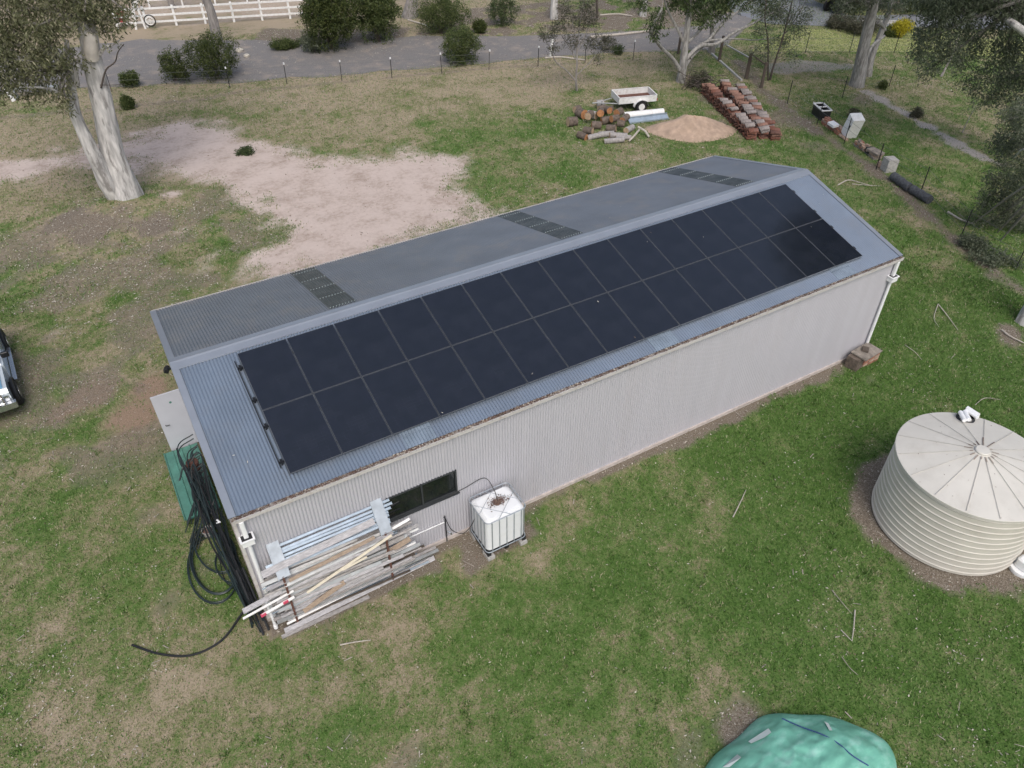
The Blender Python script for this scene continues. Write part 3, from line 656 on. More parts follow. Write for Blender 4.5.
m=MB(); m.tube([(3.2,-.045,.74),(4.5,-.045,.74)],.016,8); tag(m.build('pipe','white_plastic'),'thin white plastic pipe fixed low along the wall behind the timber rack','pipe')

# ------------------------------------------------------------------ timber rack at the near corner
rack=empty('timber_rack',(1.7,-.43,0),'rusty steel post rack holding salvaged timber against the shed wall','rack')
for x in (.53,2.88):
    m=MB(); m.box((x,-.47,.92),(.045,.045,1.84)); part(m,'post','rust_steel',rack)
    ay,az,by_,bz=-.02,2.42,-.48,1.80; ln=math.hypot(by_-ay,bz-az); an=math.atan2(az-bz,ay-by_)
    m=MB(); m.box((x+.03,(ay+by_)/2,(az+bz)/2+.03),(.26,ln+.04,.018),Euler((an,0,0))); m.box((x-.10,(ay+by_)/2,(az+bz)/2+.0),(.016,ln+.04,.08),Euler((an,0,0)))
    part(m,'bracket','galvanised',rack)
TG='salvaged timber and steel lengths stacked in the rack'
def plank(x0,x1,y,z0,z1,w_,t,mat,label,dy=0,kind='board',cat='plank',roll=0,name='timber_plank',group=TG):
    a=Vector((x0,y,z0)); b=Vector((x1,y+dy,z1)); d=(b-a); c=(a+b)/2; q=d.to_track_quat('X','Z').to_matrix()@Euler((roll,0,0)).to_matrix()
    m=MB()
    if kind=='board': m.box(c,(d.length,w_,t),q)
    elif kind=='pipe': m.tube([a,b],w_/2,8)
    elif kind=='channel':
        m.box(c,(d.length,w_,.004),q)
        for s in (-1,1): m.box(c+q@Vector((0,s*w_/2,t/2)),(d.length,.004,t),q)
    o=m.build(name,mat); tag(o,label,cat,group); return o
rn=random.Random(5)
# sloping top: galvanised channels and pipes
for k in range(7):
    s=k/8.6; y=-.06-.40*s; z=2.32-.56*s
    plank(.42+rn.uniform(-.15,.25),3.15+rn.uniform(-.1,.12),y,z+rn.uniform(-.02,.02),z+rn.uniform(-.02,.02),.055,.03,'galv_blue','bluish galvanised steel channel lying along the top of the rack',kind='channel',cat='steel channel',roll=.5,name='steel_channel')
plank(.15,2.72,-.36,2.02,2.16,.15,.045,'grey_wood','wide grey weathered board lying across the top of the rack',roll=.75,dy=.05)
plank(.62,2.62,-.50,1.66,1.86,.08,.03,'orange_wood','orange-brown board just below the steel channels at the rack top',roll=.8)
plank(.9,3.0,-.54,1.06,1.74,.06,.035,'pale_wood','long pale yellow timber length slanting across the stack face',roll=.9)
plank(1.75,2.35,-.56,1.32,1.40,.05,.02,'pale_wood','short bright yellow timber offcut on the stack face',roll=.9)
plank(.72,1.75,-.50,.42,.80,.11,.04,'orange_wood','orange-brown timber low in the stack near the left rack post',roll=.9)
plank(2.75,3.45,-.44,1.05,1.22,.12,.05,'orange_wood','short tan board end at the right end of the stack',roll=.8)
plank(2.7,3.55,-.30,1.55,1.72,.06,.03,'white_paint','slim white painted batten poking out right of the rack',roll=.6)
plank(-.45,.75,-.40,1.18,1.36,.12,.03,'grey_wood','grey board sticking out past the shed corner, upper one',roll=.3)
plank(-.50,.65,-.48,1.06,1.24,.05,.025,'white_paint','white batten sticking out past the shed corner beside the grey board',roll=.3)
plank(-.12,.62,-.55,.98,1.12,.06,.03,'white_paint','white length with red painted ends sticking out at the shed corner',roll=.3)
for (x,z) in ((-.10,.985),(.50,1.10)):
    pass
for q_,lb in (((-.09,-.55,.986),'red tape on the outer end of the white length at the shed corner'),((.42,-.55,1.083),'red tape on the inner end of the white length at the shed corner')):
    m=MB(); m.box(q_,(.12,.068,.038),Euler((0,-.19,0))); tag(m.build('tape','pink_paint'),lb,'tape')
mats=['grey_wood','weathered_wood','grey_wood','galv_dull','weathered_wood','white_paint','galv_dull','dark_wood','grey_wood','grey_wood','galv_blue','grey_wood','weathered_wood','galv_dull','orange_wood','grey_wood','galv_blue','white_paint','weathered_wood','grey_wood']
nm={'grey_wood':('pale grey weathered plank in the face of the stack','plank','timber_plank'),'weathered_wood':('brownish grey weathered plank in the stack','plank','timber_plank'),
    'galv_dull':('dull galvanised steel length in the stack','steel length','steel_length'),'white_paint':('white painted timber length in the stack','plank','timber_plank'),
    'dark_wood':('dark brown timber length deep in the stack','plank','timber_plank'),'orange_wood':('tan timber length among the grey planks of the stack','plank','timber_plank'),'galv_blue':('bluish steel pipe in the stack','steel pipe','steel_pipe')}
for k in range(104):
    z=.05+1.62*((k+.5)/104)**1.0; layer=k%3; y=[-.43,-.28,-.12][layer]+rn.uniform(-.03,.03)
    mat=mats[(k*5+rn.randrange(4))%len(mats)]
    if mat=='white_paint' and rn.random()<.3: mat='galv_dull'
    x0=.10+rn.uniform(-.05,.55); x1=2.95+rn.uniform(-.7,.85)+(0.35 if z<.6 else 0); tl=rn.uniform(-.07,.16)
    la,ct,nn=nm[mat]; kd='pipe' if mat=='galv_blue' else 'channel' if mat=='galv_dull' and rn.random()<.4 else 'board'
    plank(x0,x1,y,max(.04,z-tl*.3),z+tl*.6,rn.choice([.035,.05,.06,.08,.10]) if kd!='pipe' else .04,rn.choice([.02,.03,.04]),mat,la,dy=rn.uniform(-.10,.10),kind=kd,cat=ct,roll=rn.choice([0,.6,1.0,1.3]),name=nn)
plank(.2,4.0,-.52,.06,.09,.12,.045,'grey_wood','long grey plank lowest at the front, reaching right of the rack',roll=.9,dy=.1)
plank(.3,3.85,-.47,.20,.28,.05,.03,'white_paint','long thin white batten low in the stack reaching right of the rack',roll=.5,dy=.1)
plank(.1,2.2,-.62,.03,.04,.09,.03,'weathered_wood','brownish plank lying on the ground in front of the rack')
# waste pipe with white end by the left downpipe
m=MB(); m.tube([(.05,-.28,1.0),(.06,-.33,.14)],.035,10); m.tube([(.06,-.33,.16),(.06,-.34,.06)],.05,10); tag(m.build('drain_pipe','white_plastic',smooth=True),'white drain pipe with a round end cap at the left shed corner','pipe')

# ------------------------------------------------------------------ black poly pipes along the near gable
PG='dark poly pipes leaning along the gable end'
rn=random.Random(9)
for k in range(24):
    y1=rn.uniform(-.30,.35) if k%4 else rn.uniform(.3,1.4); y0=rn.uniform(3.4,5.6); x0=-.10-rn.uniform(0,.55); x1=-.12-rn.uniform(0,.34); z0=.25+rn.uniform(.1,1.05); z1=rn.uniform(.03,.55)
    mid=(((x0+x1)/2+rn.uniform(-.24,.08)),(y0+y1)/2+.3,(z0+z1)/2+rn.uniform(-.12,.16)); top=(x0-rn.uniform(.05,.3),y0+rn.uniform(-.5,.1),max(.2,z0-.2))
    m=MB(); m.tube(curve([top,(x0,y0-.25,z0),mid,(x1,y1,z1)] if k%2 else [(x0,y0,z0),mid,(x1,y1,z1)],6),rn.choice([.014,.018,.022]),6)
    tag(m.build('poly_pipe',rn.choice(['dark_pipe','dark_pipe','black_plastic']),smooth=True),'long dark poly pipe in the bundle along the gable end','pipe',PG)
for k in range(20):
    x0=-.10-rn.uniform(0,.12); y0=rn.uniform(4.6,6.2); z0=rn.uniform(.3,1.0); a=rn.uniform(.2,.55)
    m=MB(); m.tube(curve([(x0,y0,z0),(x0-a*.8,y0-.15,z0-.05),(x0-a,y0-.75,z0-.12),(x0-a*.5,y0-1.5-rn.random()*.4,z0-.15)],5),.016,6)
    tag(m.build('poly_pipe','dark_pipe',smooth=True),'short bowed dark poly pipe lying on the green sheet by the gable','pipe','short dark pipes heaped on the green sheet')
for k in range(12):
    y0=rn.uniform(3.3,4.3); x0=-.35-rn.uniform(0,.3); m=MB(); m.tube(curve([(x0,y0+.9,.5+rn.uniform(0,.3)),(x0-.12,y0+.2,.42),(x0-.45-rn.random()*.2,y0-.55,.06+rn.uniform(0,.1))],5),.015,6)
    tag(m.build('poly_pipe','dark_pipe',smooth=True),'dark poly pipe end spreading over the grass past the green sheet','pipe','pipe ends fanned out beyond the green sheet')
def loop(c,rx,ry,rot,n,lab,r=.02,z=.04):
    m=MB(); p=[]
    for i in range(n*28+1):
        a=2*PI*i/28; q=1+.05*math.sin(a*.37+n); x=rx*q*math.cos(a); y=ry*q*math.sin(a); p.append((c[0]+x*math.cos(rot)-y*math.sin(rot),c[1]+x*math.sin(rot)+y*math.cos(rot),z+.03*i/28+.05*math.sin(a*.7)**2))
    m.tube(p,r,6); tag(m.build('pipe_coil','dark_pipe',smooth=True),lab,'pipe coil')
loop((-.72,2.15),.50,1.0,.0,3,'large loose coil of dark poly pipe on the grass beside the gable')
loop((-.45,1.75),.26,.55,.1,2,'smaller inner coil of dark pipe nearest the shed corner',.014,.15)
loop((-.78,2.0),.58,1.08,-.05,2,'widest loose coil of dark pipe reaching furthest over the grass',.015,.03)
loop((-.60,2.5),.42,.85,.15,2,'coil of dark pipe crossing the wide coils under the bundle',.014,.10)
m=MB(); m.tube(curve([G(132,645,.03),G(160,654,.03),G(192,655,.03),G(222,640,.04),G(243,612,.12),(-.18,.45,.35),(-.2,1.3,.5)]),.026,8)
tag(m.build('poly_pipe','black_plastic',smooth=True),'thick black pipe curving out over the grass from the shed corner','pipe')
m=MB(); m.tube(curve([(-.55,2.3,.2),(-.62,1.5,.1),(-.35,.95,.06),(-.12,.75,.3)]),.012,6); tag(m.build('hose','black_plastic',smooth=True),'thin black hose looping out near the pipe coil','hose')
for (x,y,lab) in ((-.10,-.30,'black pipe end pointing at the ground beside the left downpipe'),(-.24,-.36,'black pipe end leaning furthest left of the corner')):
    m=MB(); m.tube([(x-.05,.9,1.0),(x,y,.03)],.026,8); tag(m.build('poly_pipe','black_plastic',smooth=True),lab,'pipe')
# green ribbed sheet
m=MB(); gs=[]
for i in range(61):
    x=-1.06+.92*i/60; r=(i%15); o=.03 if r in (1,2) else 0; 
    m.v+= [Vector((x,3.80,.16+o)),Vector((x,6.62,.10+o)),Vector((x,3.80,.13+o)),Vector((x,6.62,.07+o))]
for i in range(60):
    b=i*4; m.f+=[(b,b+4,b+5,b+1),(b+2,b+3,b+7,b+6)]; m.m+=[0,0]
tag(m.build('roofing_sheet','green_steel'),'green ribbed steel sheet lying beside the gable under the pipes','steel sheet')
m=MB(); m.box((-.6,4.2,.07),(.9,.09,.09)); tag(m.build('timber_bearer','weathered_wood'),'timber bearer propping up the near end of the green sheet','timber bearer')
m=MB(); m.lathe([(0,.02),(.11,.02),(.14,.22),(.15,.23),(.135,.23),(.125,.19)],(-.62,3.15,0),20); m.lathe([(.125,.19),(0,.20)],(-.62,3.15,0),20,mi=1); tag(m.build('bucket',['cream_steel','debris_brown'],smooth=True),'white bucket of soil standing between the pipes and the grass','bucket')
m=MB(); m.lathe([(0,.5),(.16,.5),(.17,.56),(.10,.60),(.10,.68),(.17,.72),(.16,.78),(0,.78)],(-.42,5.15,0),16); tag(m.build('hose_reel','rust_steel',smooth=True),'rusty brown reel amid the pipes beside the gable','reel')
m=MB(); m.box((-.30,2.55,1.0),(.04,.13,.012),Euler((0,.2,.4))); m.box((-.31,2.50,1.0),(.10,.03,.012),Euler((0,.2,.1))); tag(m.build('cloth_tie','white_plastic'),'white tie wrapped round the bundle of dark pipes','tie')

# ------------------------------------------------------------------ brick stand at the far front corner
rn=random.Random(3)
for lay in range(4):
    for i in range(3):
        for j in range(2):
            m=MB(); m.box((19.35+i*.245+rn.uniform(-.01,.01),-.52+j*.13+rn.uniform(-.01,.01)-.0*lay,.045+lay*.085),(.23,.11,.076),Euler((0,0,rn.uniform(-.05,.05))))
            o=m.build('brick',rn.choice(['brick','brick','brick_pale'])); tag(o,'red house brick in the stack under the slab at the far shed corner','brick','bricks stacked at the far shed corner')
m=MB(); m.box((18.98,-.40,.22),(.35,.40,.44),Euler((0,0,.15))); tag(m.build('log','log_bark'),'dark timber block beside the brick stack at the far shed corner','timber block')
m=MB(); m.box((19.42,-.42,.475),(.95,.55,.04),Euler((.03,.05,.12))); tag(m.build('stone_slab','stone'),'grey slab laid on the brick stack at the far shed corner','slab')
m=MB(); m.box((19.40,-.36,.54),(.25,.2,.07),Euler((.1,.1,.6))); tag(m.build('stone','dark_wood'),'small dark stone lying on the grey slab','stone')

# ------------------------------------------------------------------ rainwater tank
tk=empty('rainwater_tank',(TANKC[0],TANKC[1],0),'large round cream ribbed steel water tank on a ring of leaf litter','water tank')
R_=1.80; Ht=2.12
prof=[]
n=176
for i in range(n+1):
    z=.02+(Ht-.05)*i/n; ph=(z-.02)/(Ht-.05)*11.0; d=ph%1
    rib=.020*math.exp(-((d-.5)/.07)**2); fine=.0018*math.sin(ph*2*PI*4) if abs(d-.5)>.22 else 0
    prof.append((R_-.03+rib+fine,z))
m=MB(); m.lathe(prof,(*TANKC,0),128); part(m,'tank_wall','tank_steel',tk,True)
m=MB(); m.lathe([(R_-.04,Ht-.07),(R_+.012,Ht-.07),(R_+.016,Ht-.01),(R_+.0,Ht+.0)],(*TANKC,0),96); part(m,'rim','tank_roof_steel',tk,True)
m=MB(); NS=96; Rr=[0.001,.25,.6,1.0,1.4,R_+.005]
vs=[];
for i,r in enumerate(Rr):
    for j in range(NS):
        z=Ht+.43*(1-r/R_)
        a=2*PI*j/NS+.1; vs.append((TANKC[0]+r*math.cos(a),TANKC[1]+r*math.sin(a),z))
m.add(vs,[(i*NS+j,i*NS+(j+1)%NS,(i+1)*NS+(j+1)%NS,(i+1)*NS+j) for i in range(5) for j in range(NS)])
tr=part(m,'tank_roof','tank_roof_steel',tk)
m=MB()
for j in range(16):
    a=2*PI*j/16+.1; ca_,sa_=math.cos(a),math.sin(a); p0=Vector((TANKC[0]+.2*ca_,TANKC[1]+.2*sa_,Ht+.43*(1-.2/R_)+.022)); p1=Vector((TANKC[0]+(R_-.02)*ca_,TANKC[1]+(R_-.02)*sa_,Ht+.026))
    m.tube([p0,p1],.007,5)
m.build('seam_ribs','tank_seam',tr)
m=MB()
for j in range(16):
    a=2*PI*j/16+.1+.02; ln=.08+.0*j+(.38 if j in (0,1) else .05*(j%3)); 
    m.box((TANKC[0]+(.21+ln/2)*math.cos(a),TANKC[1]+(.21+ln/2)*math.sin(a),Ht+.43*(1-(.21+ln/2)/R_)+.021),(ln,.03,.004),Euler((0,.235,a)) )
m.build('rust_streaks','tank_rust',tr)
N=50; a_=RS.uniform(0,2*PI,N); q_=R_*RS.uniform(.1,.97,N)**.5; V,mi=flakes(TANKC[0]+q_*np.cos(a_),TANKC[1]+q_*np.sin(a_),.008,.026,['leaf_brown','debris_brown'],[.6,.4]); V[:,:,2]=(Ht+.43*(1-q_/R_)+.012)[:,None]+RS.uniform(0,.01,(N,4))
tag(npmesh('tank_leaves',V,4,None,mats=['leaf_brown','debris_brown'],mi=mi),'sparse brown leaf crumbs on the round tank roof','dead leaves',kind='stuff')
m=MB(); m.lathe([(.165,Ht+.36),(.17,Ht+.43),(.15,Ht+.45),(0,Ht+.46)],(*TANKC,0),24); m.build('vent_cap','tank_roof_steel',tr,True)
# inlet strainers, white
iz=Ht+.12; ic=G(966,417,iz)
m=MB(); m.lathe([(0,iz-.08),(.22,iz-.08),(.22,iz-.02),(.18,iz)],(ic.x,ic.y,0),20); fl=part(m,'inlet_strainer','dark_metal',tk,True)
for k,(dx,dy,an) in enumerate([(-.17,.02,.9),(-.05,-.02,.9),(.13,-.04,1.5),(.22,.0,1.5)]):
    m=MB(); c=Vector((ic.x+dx,ic.y+dy,iz+.09)); d=Vector((math.cos(an),math.sin(an),-.05)); m.tube([c-d*.17,c+d*.17],.055,12); m.build('inlet_pipe','white_plastic',fl,True)
c=G(1022,566,.25); m=MB(); m.lathe([(0,.0),(.26,.0),(.28,.08),(.27,.12),(0,.12)],(c.x+.12,c.y,0),24); m.rbox((c.x+.12,c.y,.26),(.30,.34,.30),.08); tag(m.build('pump_housing',['white_plastic'],smooth=True),'white plastic pump cover beside the round cream tank at the frame edge','pump cover')

# ------------------------------------------------------------------ green tarpaulin over a mound
tc_=G(799,800); TX,TY=tc_.x,tc_.y
tp=empty('covered_mound',(TX,TY,0),'green tarpaulin pulled over a rounded heap at the bottom of the lawn','tarpaulin')
m=MB(); NA,NR=150,44; vs=[]
def tarpz(r,a):
    b=.98*max(0,1-(r/1.42)**1.9)**.78
    return b
rx_,ry_=2.12,1.62
for i in range(NR+1):
    r=1.42*i/NR
    for j in range(NA):
        a=2*PI*j/NA; sq=1+.06*math.cos(2*a+.5)+.035*math.cos(5*a)+.02*math.cos(9*a+1); fold=.016*abs(math.sin(a*5.5+r*2.2))+.014*abs(math.sin(a*8.5-r*3.5))+.010*math.sin(a*5+r*7)
        x=TX+rx_/1.42*r*sq*math.cos(a); y=TY+ry_/1.42*r*sq*math.sin(a); z=tarpz(r,a)*(1+.02*math.sin(a*3+r*2))+fold*min(1,r*1.1)*(1 if i<NR else .2)
        nz=float(fbm(np.array([x*3.]),np.array([y*3.]),17)[0])-.5; n2=float(fbm(np.array([x*1.5+y*.8]),np.array([y*2.6-x*.6]),37,3)[0]); n3=float(fbm(np.array([x*3.4-y*1.1]),np.array([y*2.2+x*2.0]),57,2)[0]); vs.append((x,y,max(.01,z+nz*.03+(.034*(1-abs(2*n2-1)*3.0)+.014*(1-abs(2*n3-1)*3.0)-.03)*min(1,(1.42-r)*4))))
m.add(vs,[(i*NA+j,i*NA+(j+1)%NA,(i+1)*NA+(j+1)%NA,(i+1)*NA+j) for i in range(NR) for j in range(NA)])
for i in range(len(m.f)): m.f[i]=tuple(reversed(m.f[i]))
tarp=part(m,'tarp_sheet','tarp_green',tp,True)
TV=vs
def tz(x,y):
    best=min(TV,key=lambda q:(q[0]-x)**2+(q[1]-y)**2); return best[2]
bpy.context.view_layer.update()
def ontarp(u,v):
    p=G(u,v,.8)
    for _ in range(12): p=G(u,v,tz(p.x,p.y))
    return Vector((p.x,p.y,tz(p.x,p.y)+.02))
m=MB(); m.tube(curve([ontarp(*a) for a in [(782,719),(800,727),(822,735),(838,744),(852,756),(868,766)]],6),.013,6); part(m,'rope','rope_blue',tp,True)
for q in ([(748,742),(768,729),(771,733),(764,738),(751,744)],[(722,768),(737,755),(741,758),(729,768)],[(824,722),(828,724),(832,731),(829,731)]):
    m=MB(); pts=[ontarp(*a) for a in q]; m.add([p+Vector((0,0,.012)) for p in pts],[tuple(range(len(pts)))]); m.add([p+Vector((0,0,.004)) for p in pts],[tuple(range(len(pts)-1,-1,-1))]); part(m,'pale_patch','tarp_patch',tp)

# ------------------------------------------------------------------ fallen sticks that stand out
def stick(pts,r,lab,mat='driftwood'):
    m=MB(); P=curve([G(u,v,.03+.03*(k%2)) for k,(u,v) in enumerate(pts)],3); m.tube(P,[r*(1-.6*i/len(P)) for i in range(len(P))],6); 
    tag(m.build('fallen_stick',mat,smooth=True),lab,'stick','fallen sticks on the lawn')
stick([(733,517),(740,503),(746,490)],.018,'thin pale stick on the lawn below the middle of the shed wall')
stick([(855,610),(854,625),(852,641)],.017,'upright white stick on the lawn between round tank and tarpaulin')
stick([(841,630),(852,641)],.013,'short pale stick meeting the white stick near the tarpaulin')
stick([(832,590),(840,600),(852,614)],.012,'thin brown stick on the lawn left of the round tank','twig')
stick([(340,645),(355,642),(371,640)],.018,'short pale stick in front of the timber rack')
stick([(842,657),(850,668),(858,675)],.010,'thin dark twig just above the tarpaulin','twig')
stick([(938,304),(947,315),(958,330)],.020,'curved pale stick in the right lawn below the drooping tree')
stick([(938,304),(934,318),(939,327)],.014,'short bent stick crossing the curved pale one in the right lawn')
stick([(948,212),(962,220),(975,224)],.05,'pale fallen branch near the junk line under the drooping tree')
stick([(838,185),(848,180),(858,182),(872,186)],.03,'pale forked stick near the far end of the roof')
stick([(852,184),(865,185),(880,186)],.02,'second pale stick beside the forked one by the roof end')
stick([(905,345),(915,352),(922,360)],.012,'thin stick on the lawn right of the downpipe corner')
stick([(1002,330),(1010,336),(1024,343)],.035,'thick pale stick at the base of the right-hand trunk')
stick([(975,405),(985,398),(1002,400)],.012,'thin twig on the grass above the round tank')

# ------------------------------------------------------------------ trees and shrubs
def leaves(clumps,per,ll,lw,droop=.6,spread=.38):
    """clumps (N,3): centres of leaf sprays -> leaf quads"""
    N=len(clumps); c=np.repeat(clumps,per,0); M=len(c); o=RS.normal(0,1,(M,3)); o/=np.linalg.norm(o,axis=1)[:,None]+1e-9
    rr=spread*RS.uniform(.15,1,M)**.6; o=o*rr[:,None]*np.array([1,1,1.15]); p=c+o
    d=RS.normal(0,1,(M,3)); d/=np.linalg.norm(d,axis=1)[:,None]; d[:,2]=d[:,2]*(1-droop)-droop*1.1; d/=np.linalg.norm(d,axis=1)[:,None]
    s=np.cross(d,RS.normal(0,1,(M,3))); s/=np.linalg.norm(s,axis=1)[:,None]+1e-9; L=ll*RS.uniform(.6,1.3,M)[:,None]; Wd=lw*RS.uniform(.7,1.3,M)[:,None]
    V=np.zeros((M,4,3)); V[:,0]=p; V[:,1]=p+d*L*.45+s*Wd; V[:,2]=p+d*L; V[:,3]=p+d*L*.45-s*Wd
    cl=np.repeat(RS.uniform(-.18,.18,N),per); var=np.clip(.45+cl+RS.normal(0,.2,M),0,1); return V,var
def crown(root,blobs,mat,nper=14,leafper=26,ll=.16,lw=.022,droop=.6,spread=.36,shell=.55,bark='bark_grey',hub=None,name='crown'):
    Vs=[];vs_=[];br=MB()
    for (c,r) in blobs:
        c=Vector(c); r=r if hasattr(r,'__len__') else (r,r,r*.8)
        k=max(3,int(nper*(r[0]*r[1]*r[2])**(2/3)*3)); d=RS.normal(0,1,(k,3)); d/=np.linalg.norm(d,axis=1)[:,None]; q=RS.uniform(0,1,k)**(1/(3.0*shell+.8)); P=np.array(c)+d*q[:,None]*np.array(r)
        V,a=leaves(P,leafper,ll,lw,droop,spread); a=a+RS.uniform(-.10,.10); Vs.append(V);vs_.append(a)
        if hub is not None:
            h=min(hub,key=lambda t:(Vector(t[0])-c).length); h0=Vector(h[0]); mid=(h0+c)/2+Vector((RS.uniform(-.2,.2),RS.uniform(-.2,.2),RS.uniform(0,.3))); r0=min(h[1]*.5,.035+.03*(c-h0).length)
            if (c-h0).length<3 or RS.rand()<.35: br.tube(curve([h0,mid,c],4),[r0*(1-.75*i/8) for i in range(9)],6)
            for i in range(0,k,3):
                e=Vector(P[i]); br.tube([c,(c+e)/2+Vector((0,0,.08)),e],[min(.014,r0*.28),.009,.005],4,caps=False)
    V=np.concatenate(Vs); o=npmesh(name,V,4,mat,parent=root,var=np.concatenate(vs_))
    if br.v: part(br,'branches',bark,root,True)
    return o
def rough_tube(m,pts,rad,n=18,seed=0,mi=0,k=8):
    P=curve(pts,k); R=np.interp(np.linspace(0,len(rad)-1,len(P)),range(len(rad)),rad); b=len(m.v); m.tube(P,R,n,mi=mi)
    rs=random.Random(seed)
    for i in range(len(P)):
        for j in range(n):
            v=m.v[b+i*n+j]; a=2*PI*j/n; f=1+.06*math.sin(a*3+i*.35+seed)+.035*math.sin(a*7-i*.6+seed)+rs.uniform(-.012,.012); m.v[b+i*n+j]=P[i]+(v-P[i])*f
    return P,R
# --- the big gum on the left
y1=TREE1.y
t1=empty('gum_tree',(TREE1.x,TREE1.y,0),'big pale gum tree with a leaning white trunk left of the bare earth','tree')
m=MB(); base=D(130,207,y1); tk_pts=[base+Vector((0,0,-.25)),D(128,198,y1)+Vector((0,0,0)),D(115,160,y1),D(106,122,y1),D(98,85,y1),D(90,45,y1+.1),D(85,20,y1+.2),D(80,-10,y1+.3),D(78,-60,y1+.4)+Vector((0,0,1)),D(74,-120,y1+.6)+Vector((0,0,2))]
rough_tube(m,tk_pts,[.92,.64,.46,.41,.38,.33,.31,.29,.23,.14],26,1)
rough_tube(m,[D(120,200,y1+.1),D(110,186,y1-.1),D(97,162,y1-.3),D(84,134,y1-.4),D(75,112,y1-.4),D(72,92,y1-.4),D(70,70,y1-.5),D(66,40,y1-.5)],[.40,.38,.30,.24,.2,.17,.12,.08],14,4)
part(m,'trunk','bark_pale',t1,True)
m=MB(); m.tube(curve([D(92,58,y1-.25),D(91,46,y1-.42),D(91,37,y1-.46),D(92,32,y1-.42)],3),[.26,.26,.255,.25,.24,.23,.21,.18,.14,.06],12); part(m,'broken_stub','bark_white',t1,True)
m=MB()
for q,r in (([D(101,88,y1-.4),D(106,70,y1-.6),D(115,62,y1-.75),D(118,52,y1-.8),D(124,44,y1-.8)],.035),([D(100,85,y1-.4),D(112,85,y1-.5),D(125,84,y1-.6)],.016)):
    P=curve(q,4); m=MB(); m.tube(P,[r*(1-.6*i/len(P)) for i in range(len(P))],6); part(m,'dead_branch','bark_dark',t1,True)
m=MB(); m.tube(curve([D(98,56,y1-.3),D(104,48,y1-.5),D(112,45,y1-.6),D(120,40,y1-.6)],4),[.09-.005*i for i in range(13)],7); part(m,'limb','bark_pale',t1,True); m=MB()
m.tube(curve([D(74,100,y1-.5),D(60,93,y1-.8),D(46,88,y1-1),D(20,87,y1-1.2)],4),[.08-.0045*i for i in range(13)],7); part(m,'limb','bark_pale',t1,True); m=MB()
m.tube(curve([D(77,85,y1-.6),D(76,72,y1-.9),D(78,64,y1-.9)],4),[.11-.008*i for i in range(9)],7)
part(m,'limb','bark_pale',t1,True)
bl=[]
for (u,v,dy,r) in [(15,15,0,1.1),(45,8,-.6,1.1),(70,5,.8,.9),(100,8,-.3,.85),(115,22,-.6,.65),(20,45,-.5,1.1),(48,40,.6,.9),(55,55,-1,.85),(10,75,0,.95),(35,72,-.8,.8),(-10,45,0,1.2),(-15,85,0,.9),(62,80,-.9,.55),(78,60,-.9,.42),(58,98,-1.1,.42),(68,108,-1.1,.28),(28,88,-.6,.55),(85,12,-1.2,.5),(105,32,-.8,.45),(-20,10,.4,1.5),(30,-25,0,1.6),(80,-25,0,1.5),(120,-10,0,.9),(70,28,-1.3,.5),(5,60,-1.2,.9),(25,60,-1.4,.7),(0,88,-1,.6),(42,90,-.9,.4),(40,25,-1.3,.8),(85,-5,-1,.7),(122,8,-.8,.5),(60,98,-1.1,.3)]:
    bl.append((D(u,v,y1+dy),(r,r*1.0,r*.85)))
for (x,y,z,r) in [(0,24,11,2.0),(3,24,12.5,2.2),(-2.5,23,12,2),(1.5,26,14,2.3),(2,21,13.5,2),(0,23,15.5,2)]: bl.append(((x,y,z),r))
crown(t1,bl,'leaf_gum',13,28,.17,.024,.65,.34,hub=[(D(85,20,y1),.3),(D(80,-10,y1),.3),(D(70,70,y1-.5),.12),(D(74,-120,y1)+Vector((0,0,2)),.2)],bark='bark_grey')
# generic trunk with forks
def tree(label,name,trunks,bark,blobs,mat,hub=None,**kw):
    b=Vector(trunks[0][0][0]); t=empty(name,(b.x,b.y,0),label,'tree'); m=MB()
    for i,(pts,rad) in enumerate(trunks): rough_tube(m,pts,rad,12,i+3,k=5)
    part(m,'trunk',bark,t,True)
    if blobs: crown(t,blobs,mat,bark='bark_grey' if bark in ('bark_pale','bark_midgrey') else bark,hub=hub or [(trunks[0][0][-1],trunks[0][1][-1])],**kw)
    return t
# --- smooth-barked gum between trailer and tile stacks
b=G(681,82); y=b.y
def L3(l,dy=0): return [D(u,v,y+dy*k) for k,(u,v) in enumerate(l)]
tr_=[([b+Vector((0,0,-.1)),D(682,72,y),D(684,55,y),D(687,30,y),D(690,5,y),D(692,-25,y)],[.30,.24,.21,.17,.13,.08]),
 (L3([(681,72),(672,58),(660,46),(652,32),(656,20),(662,8)],-.15),[.13,.10,.09,.07,.06,.04]),
 (L3([(686,48),(678,30),(668,10),(662,-10)],.2),[.10,.08,.06,.04]),
 (L3([(684,66),(695,52),(708,40),(725,20),(738,0),(745,-20)],.2),[.16,.13,.11,.09,.07,.05]),
 (L3([(685,60),(700,46),(716,44),(735,32),(752,24),(770,14),(790,5)],-.2),[.13,.11,.09,.08,.06,.05,.03]),
 (L3([(690,58),(710,38),(722,24),(745,6),(760,-8)],.1),[.12,.10,.07,.05,.03]),
 (L3([(688,42),(700,30),(712,12),(720,-5)],.3),[.11,.09,.06,.04]),
 (L3([(700,44),(712,40),(735,39),(755,40),(775,38)],-.3),[.06,.05,.04,.03,.02])]
bl=[(D(u,v,y+dy),r) for (u,v,dy,r) in [(656,28,-.5,.55),(659,16,-.4,.55),(652,38,-.6,.3),(700,8,.3,.95),(716,10,.5,.75),(704,22,-.4,.6),(690,-5,0,1.1),(728,2,0,.8),(745,-4,.4,.9),(672,4,.4,.5),(640,2,0,.6),(770,8,0,.7),(765,-8,0,.9),(700,-30,0,1.6),(730,-40,0,1.6),(665,-30,0,1.4)]]
